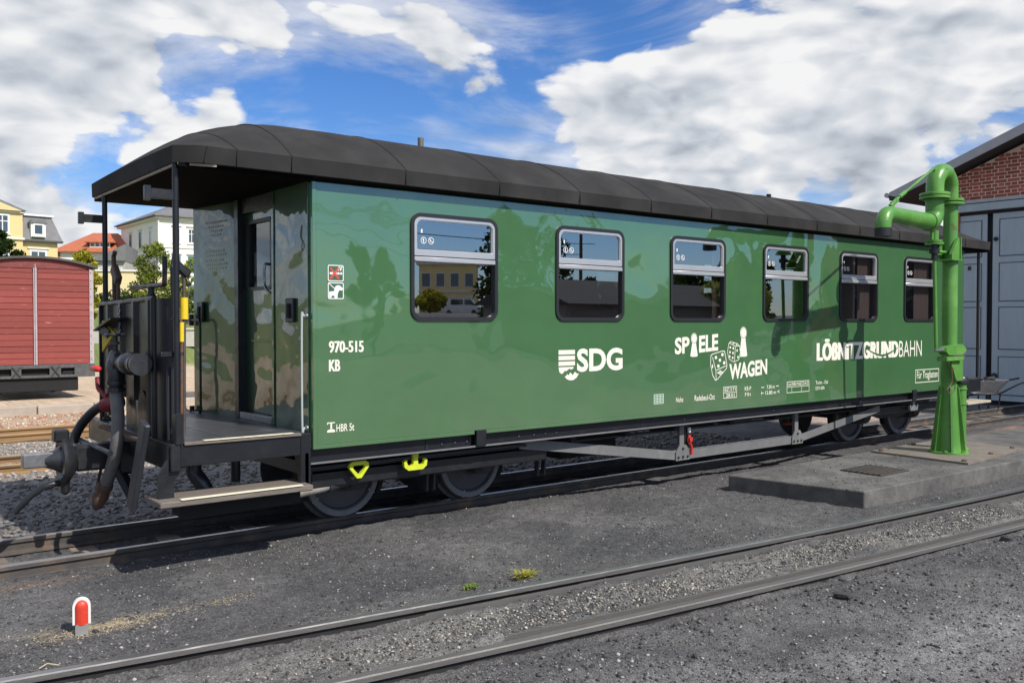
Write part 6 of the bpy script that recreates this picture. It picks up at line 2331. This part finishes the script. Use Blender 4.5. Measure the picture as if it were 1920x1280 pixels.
def leaves(name, centres, nleaf, lsize, m, parent, tone=(.55, 1.25), flat=.75, seed=1):
    """centres: list of (x,y,z,r); small leaf-sized faces spread through clumps"""
    r = np.random.RandomState(seed)
    c = np.array(centres)
    wgt = c[:, 3] ** 2
    ix = r.choice(len(c), nleaf, p=wgt / wgt.sum())
    d = r.normal(size=(nleaf, 3))
    d /= np.linalg.norm(d, axis=1)[:, None]
    rad = r.rand(nleaf) ** .45
    P = c[ix, :3] + d * (c[ix, 3] * rad)[:, None] * np.array([1, 1, flat])
    u = r.normal(size=(nleaf, 3))
    u /= np.linalg.norm(u, axis=1)[:, None]
    w = r.normal(size=(nleaf, 3))
    w -= u * (u * w).sum(1)[:, None]
    w /= np.linalg.norm(w, axis=1)[:, None]
    s = (lsize * (.6 + .8 * r.rand(nleaf)))[:, None]
    V = np.stack([P - u * s, P - w * s * .5, P + u * s, P + w * s * .5], 1)
    ctone = tone[0] + (tone[1] - tone[0]) * r.rand(len(c))
    t = ctone[ix] * (.75 + .5 * r.rand(nleaf))
    me = bpy.data.meshes.new(name)
    me.vertices.add(nleaf * 4)
    me.vertices.foreach_set('co', V.astype(np.float32).ravel())
    q = np.arange(nleaf * 4, dtype=np.int32)
    me.loops.add(len(q))
    me.loops.foreach_set('vertex_index', q)
    me.polygons.add(nleaf)
    me.polygons.foreach_set('loop_start', q[::4])
    me.polygons.foreach_set('loop_total', np.full(nleaf, 4, np.int32))
    me.update(calc_edges=True)
    cc = np.repeat(np.stack([t * (.9 + .25 * r.rand(nleaf)), t, t * .9, np.ones(nleaf)], 1), 4, 0)
    ca = me.color_attributes.new('Col', 'FLOAT_COLOR', 'POINT')
    ca.data.foreach_set('color', cc.astype(np.float32).ravel())
    me.materials.append(m)
    o = bpy.data.objects.new(name, me)
    COL.objects.link(o)
    o.parent = parent
    LOC[o.name] = (0, 0, 0)
    return o


def tree(name, label, P, H, R, m, nleaf=5000, lsize=.10, trunk=.12, low=.28, shape='round', seed=1, group='trees beyond the far lawn', clumps=34):
    r = random.Random(seed)
    t = thing(name, label, 'tree', P, group, r.uniform(0, 6), True)
    mb = MB()
    lean = Vector((r.uniform(-.05, .05), r.uniform(-.05, .05), 0)) * H
    pts = [Vector((0, 0, -.3)) + lean * (k / 6) ** 2 + Vector((0, 0, (H * .85 + .3) * k / 6)) for k in range(7)]
    mb.tube(pts, [trunk * (1 - .8 * k / 6) for k in range(7)], 8)
    cs = []
    for k in range(clumps):
        f = low + (1 - low) * (k + .5) / clumps
        if shape == 'cone':
            rr = R * (1.02 - (f - low) / (1 - low)) * r.uniform(.5, 1.0)
        elif shape == 'egg':
            q = (f - low) / (1 - low)
            rr = R * math.sqrt(max(.03, 1 - (q * 1.7 - .75) ** 2)) * r.uniform(.35, 1.05)
        else:
            q = (f - low) / (1 - low)
            rr = R * math.sqrt(max(.04, 1 - (2 * q - .9) ** 2)) * r.uniform(.4, 1.08)
        a = k * 2.4 + r.uniform(-.5, .5)
        c = Vector((math.cos(a) * rr, math.sin(a) * rr, H * f)) + lean * f * f
        cr = R * (r.uniform(.20, .40) if shape != 'cone' else r.uniform(.16, .30))
        cs.append((c.x, c.y, c.z, cr))
        b0 = Vector((0, 0, max(H * low * .8, H * f - rr * .7))) + lean * f * f
        mb.tube([b0, (b0 + c) / 2 + Vector((0, 0, .06 * H * r.uniform(-.3, 1))), c], [trunk * .32, trunk * .2, trunk * .08], 5)
    mb.build("trunk", BARK, t, 60)
    leaves("crown", cs, nleaf, lsize, m, t, seed=seed)
    return t


def ground_at(px, d):
    P = CAM + RGT * ((px - 960) / F_PX * d) + FWD * d
    return (P.x, P.y, gz0(P.x, P.y))


tree("young_tree", "slender young tree with loose green crown before the white villa", ground_at(288, 42), 4.1, 1.0, LEAF, 3000, .085, .06, .30, 'egg', 3, clumps=34)
tree("young_tree", "second green tree seen between the platform post and the carriage end", ground_at(352, 46), 3.3, .6, LEAF, 1700, .085, .05, .22, 'egg', 8, clumps=26)
tree("yellow_tree", "yellow green tree showing over the right end of the red wagon", ground_at(160, 40), 3.7, .7, LEAFY, 4200, .085, .07, .2, 'egg', 5, clumps=34)
tree("dark_tree", "dark green bushy tree in front of the yellow villa", ground_at(-2, 52), 4.5, 1.2, LEAFD, 4200, .12, .10, .25, 'round', 6, clumps=30)
hd = thing("hedge", "clipped green hedge along the foot of the white villa's garden", "hedge", (0, 0, 0), None, 0, True)
cs = []
for i in range(60):
    P = CAM + RGT * (-26 + 22 * i / 60) + FWD * (52 + rnd.uniform(-.4, .4))
    cs.append((P.x, P.y, gz0(P.x, P.y) + rnd.uniform(.3, 1.1), .6))
leaves("foliage", cs, 9000, .10, LEAFD, hd, (.7, 1.6), seed=4)
mb = MB()
for c in cs[::2]:
    mb.cyl((c[0], c[1], gz0(c[0], c[1]) - .2), (c[0], c[1], c[2]), .04, n=5)
mb.build("stem", BARK, hd)

# ================================================================== what stands behind the photographer and shows only as reflections


def behind(px, y, d):
    P = at_d(px, y, d)
    return Vector((P.x, -P.y, P.z))


def btree(name, label, px, ytop, d, R, m, shape, seed, nleaf=5200, ls=.16, low=.2):
    P = behind(px, 604, d)
    z0 = gz0(P.x, P.y)
    H = 1.6 + (604 - ytop) / F_PX * d - z0
    tree(name, label, (P.x, P.y, z0), H, R, m, nleaf, ls, .16, low, shape, seed, 'trees mirrored in the carriage side', 40)


btree("fir_tree", "dark fir mirrored in the second carriage window", 1105, 525, 62, 2.1, LEAFD, 'cone', 21, 6000)
btree("leafy_tree", "small leafy tree mirrored beside the fir", 1158, 548, 60, 1.7, LEAF, 'round', 22)
btree("leafy_tree", "bright green tree mirrored before the yellow villa in the first window", 806, 548, 92, 1.5, LEAFY, 'round', 23)
btree("leafy_tree", "tall tree mirrored in the green side between first and second windows", 985, 415, 46, 2.6, LEAFD, 'egg', 24, 7000)
btree("leafy_tree", "tall broad tree mirrored about the fourth carriage window", 1400, 425, 52, 1.5, LEAFD, 'round', 25, 7000)
btree("leafy_tree", "tree crown mirrored above the barn in the third window", 1290, 515, 60, 2.6, LEAFD, 'round', 26)
btree("leafy_tree", "tree mirrored in the green side near its left end", 690, 470, 44, 1.2, LEAFD, 'egg', 27, 5000)
btree("leafy_tree", "wide tree mirrored near the last carriage windows", 1575, 470, 60, 2.6, LEAFD, 'round', 28, 7000)
btree("leafy_tree", "low tree mirrored between third and fourth windows", 1385, 520, 44, 2.0, LEAF, 'round', 29)

# yellow villa across the street
P = behind(786, 604, 140)
Q = behind(893, 604, 140)
dv = (Q - P)
hv = thing("mirrored_villa", "yellow villa with white windows mirrored in the first carriage window", "house", (P.x, P.y, 0), None, math.atan2(dv.y, dv.x), True)
# its front faces the carriage: local x runs from Q away from P, so build on the negative side
Lh = dv.length
hv.rotation_euler = (0, 0, math.atan2(dv.y, dv.x))


def mw(x, z, w, h):
    f = MB().box(x - w / 2 - .15, x + w / 2 + .15, .0, .10, z - .15, z + h + .15).build("window", WINFRAME, hv)
    MB().box(x - w / 2, x + w / 2, .10, .12, z, z + h).build("pane", WINPANE, f)


MB().box(0, Lh, -8, 0, 1.0, 10.6).build("wall", mat("bright_yellow_render", (.86, .66, .30), .85, var=.04), hv)
MB().box(-.4, Lh + .4, -8.4, .4, 10.6, 11.0).build("cornice", TRIM, hv)
MB().box(-.05, Lh + .05, -.05, .12, 6.2, 6.6).build("string_course", TRIM, hv)
MB().prism([(-.6, 11.0), (Lh + .6, 11.0), (Lh - 2, 11.9), (2, 11.9)], (0, -8.5, 0), (1, 0, 0), (0, 0, 1), (0, 8.8, 0)).build("roof", SLATE, hv)
for k in range(4):
    mw(1.1 + k * (Lh - 2.2) / 3, 7.2, 1.2, 2.0)
    mw(1.1 + k * (Lh - 2.2) / 3, 3.4, 1.2, 2.0)

# white van before it
P = behind(866, 604, 104)
vn = thing("white_van", "white delivery van mirrored at the foot of the first carriage window", "van", (P.x, P.y, gz0(P.x, P.y)), None, math.atan2(dv.y, dv.x), True)
bd = MB().prism([(-2.3, .35), (2.3, .35), (2.3, .95), (1.75, 1.15), (1.15, 1.95), (-2.2, 1.95), (-2.3, 1.7)], (0, -.9, 0), (1, 0, 0), (0, 0, 1), (0, 1.8, 0))
bd = bd.build("body", VANW, vn)
MB().prism([(.35, 1.2), (1.5, 1.2), (1.08, 1.82), (.35, 1.82)], (0, .9, 0), (1, 0, 0), (0, 0, 1), (0, .02, 0)).build("side_window", WINPANE, bd)
MB().prism([(-1.2, 1.2), (.2, 1.2), (.2, 1.82), (-1.2, 1.82)], (0, .9, 0), (1, 0, 0), (0, 0, 1), (0, .02, 0)).build("side_window", WINPANE, bd)
for x in (-1.45, 1.45):
    for y in (-.8, .8):
        MB().lathe([(.1, -.1), (.30, -.1), (.33, -.06), (.33, .06), (.30, .1), (.1, .1)], (x, y, .33), (0, 1, 0), 18).build("wheel", RUBBER, vn, 40)

# dark boarded barn
P = behind(1062, 604, 36)
Q = behind(1420, 604, 46)
dv2 = Q - P
bn = thing("boarded_barn", "weathered grey boarded barn mirrored in the carriage windows", "barn", (P.x, P.y, -.1), None, math.atan2(dv2.y, dv2.x), True)
Lb = dv2.length
me_bd = MB().box(-.10, .10, 0, .025, 0, 2.55, .004).mesh("board", BARN)
for i in range(int(Lb / .21)):
    inst(me_bd, "board", bn, (.1 + i * .21, .0 + rnd.uniform(0, .008), 0))
MB().box(0, Lb, -5, -.002, 0, 2.5).build("wall", BARN, bn)
MB().prism([(-5.4, 2.45), (.4, 2.45), (-2.5, 3.6)], (-.3, 0, 0), (0, 1, 0), (0, 0, 1), (Lb + .6, 0, 0)).build("roof", SHEDROOF, bn)

# overhead wires on two poles
ol = thing("overhead_line", "telegraph wires on poles, mirrored as thin dark lines in the windows", "overhead line", (0, -24, 0), None, 0, True)
ol.location = (0, 0, 0)
for (x0, y0) in ((-14, -17), (34, -34)):
    MB().cyl((x0, y0, -.5), (x0, y0, 8.0), .13, .09, 12).build("pole", BARK, ol, 40)
    MB().bar((x0 - .5, y0 - .9, 7.2), (x0 + .5, y0 + .9, 7.2), .1, .12).build("crossarm", BARK, ol)
for k, (h_, o_) in enumerate(((7.3, -.8), (7.3, -.3), (7.3, .3), (6.3, .8), (5.7, .1))):
    pts = []
    for i in range(25):
        t = i / 24
        pts.append((-14 + 48 * t + o_ * .5, -17 - 17 * t + o_, h_ - .9 * 4 * t * (1 - t)))
    MB().tube(pts, .02, 5).build("wire", BLACK, ol)

# left-hand trees mirrored in the end wall; fence added for its brown reflection
for i, (x, y, h_, r_) in enumerate(((-24, 2, 7.0, 2.4), (-26, 8, 8.5, 2.8), (-21, 13, 6.0, 2.2), (-30, -5, 9.0, 3.0))):
    tree("roadside_tree", ("rounded tree mirrored in the middle of the end wall", "tall tree mirrored in the far half of the end wall", "small tree mirrored at the far edge of the end wall", "large tree mirrored near the end door")[i],
         (x, y, gz0(x, y)), h_, r_, LEAFD, 3800, .2, .16, .18, 'round', 40 + i, 'trees mirrored in the end wall', 30)
fe = thing("reflection_fence", "long brown board fence added to colour the reflection low in the end wall", "fence", (-17, 5, -.1), None, 0, True)
me_fb = MB().box(0, .025, -.095, .095, 0, 2.0, .004).mesh("board", mat("brown_fence_board", (.16, .10, .07), .85, var=.2, vs=3, rand=.2, stretch=(5, 5, .5)))
for i in range(70):
    inst(me_fb, "board", fe, (0, -7 + .2 * i, 0))
MB().box(.026, .07, -7.1, 7, .5, .6).build("rail", BARK, fe)
MB().box(.026, .07, -7.1, 7, 1.5, 1.6).build("rail", BARK, fe)
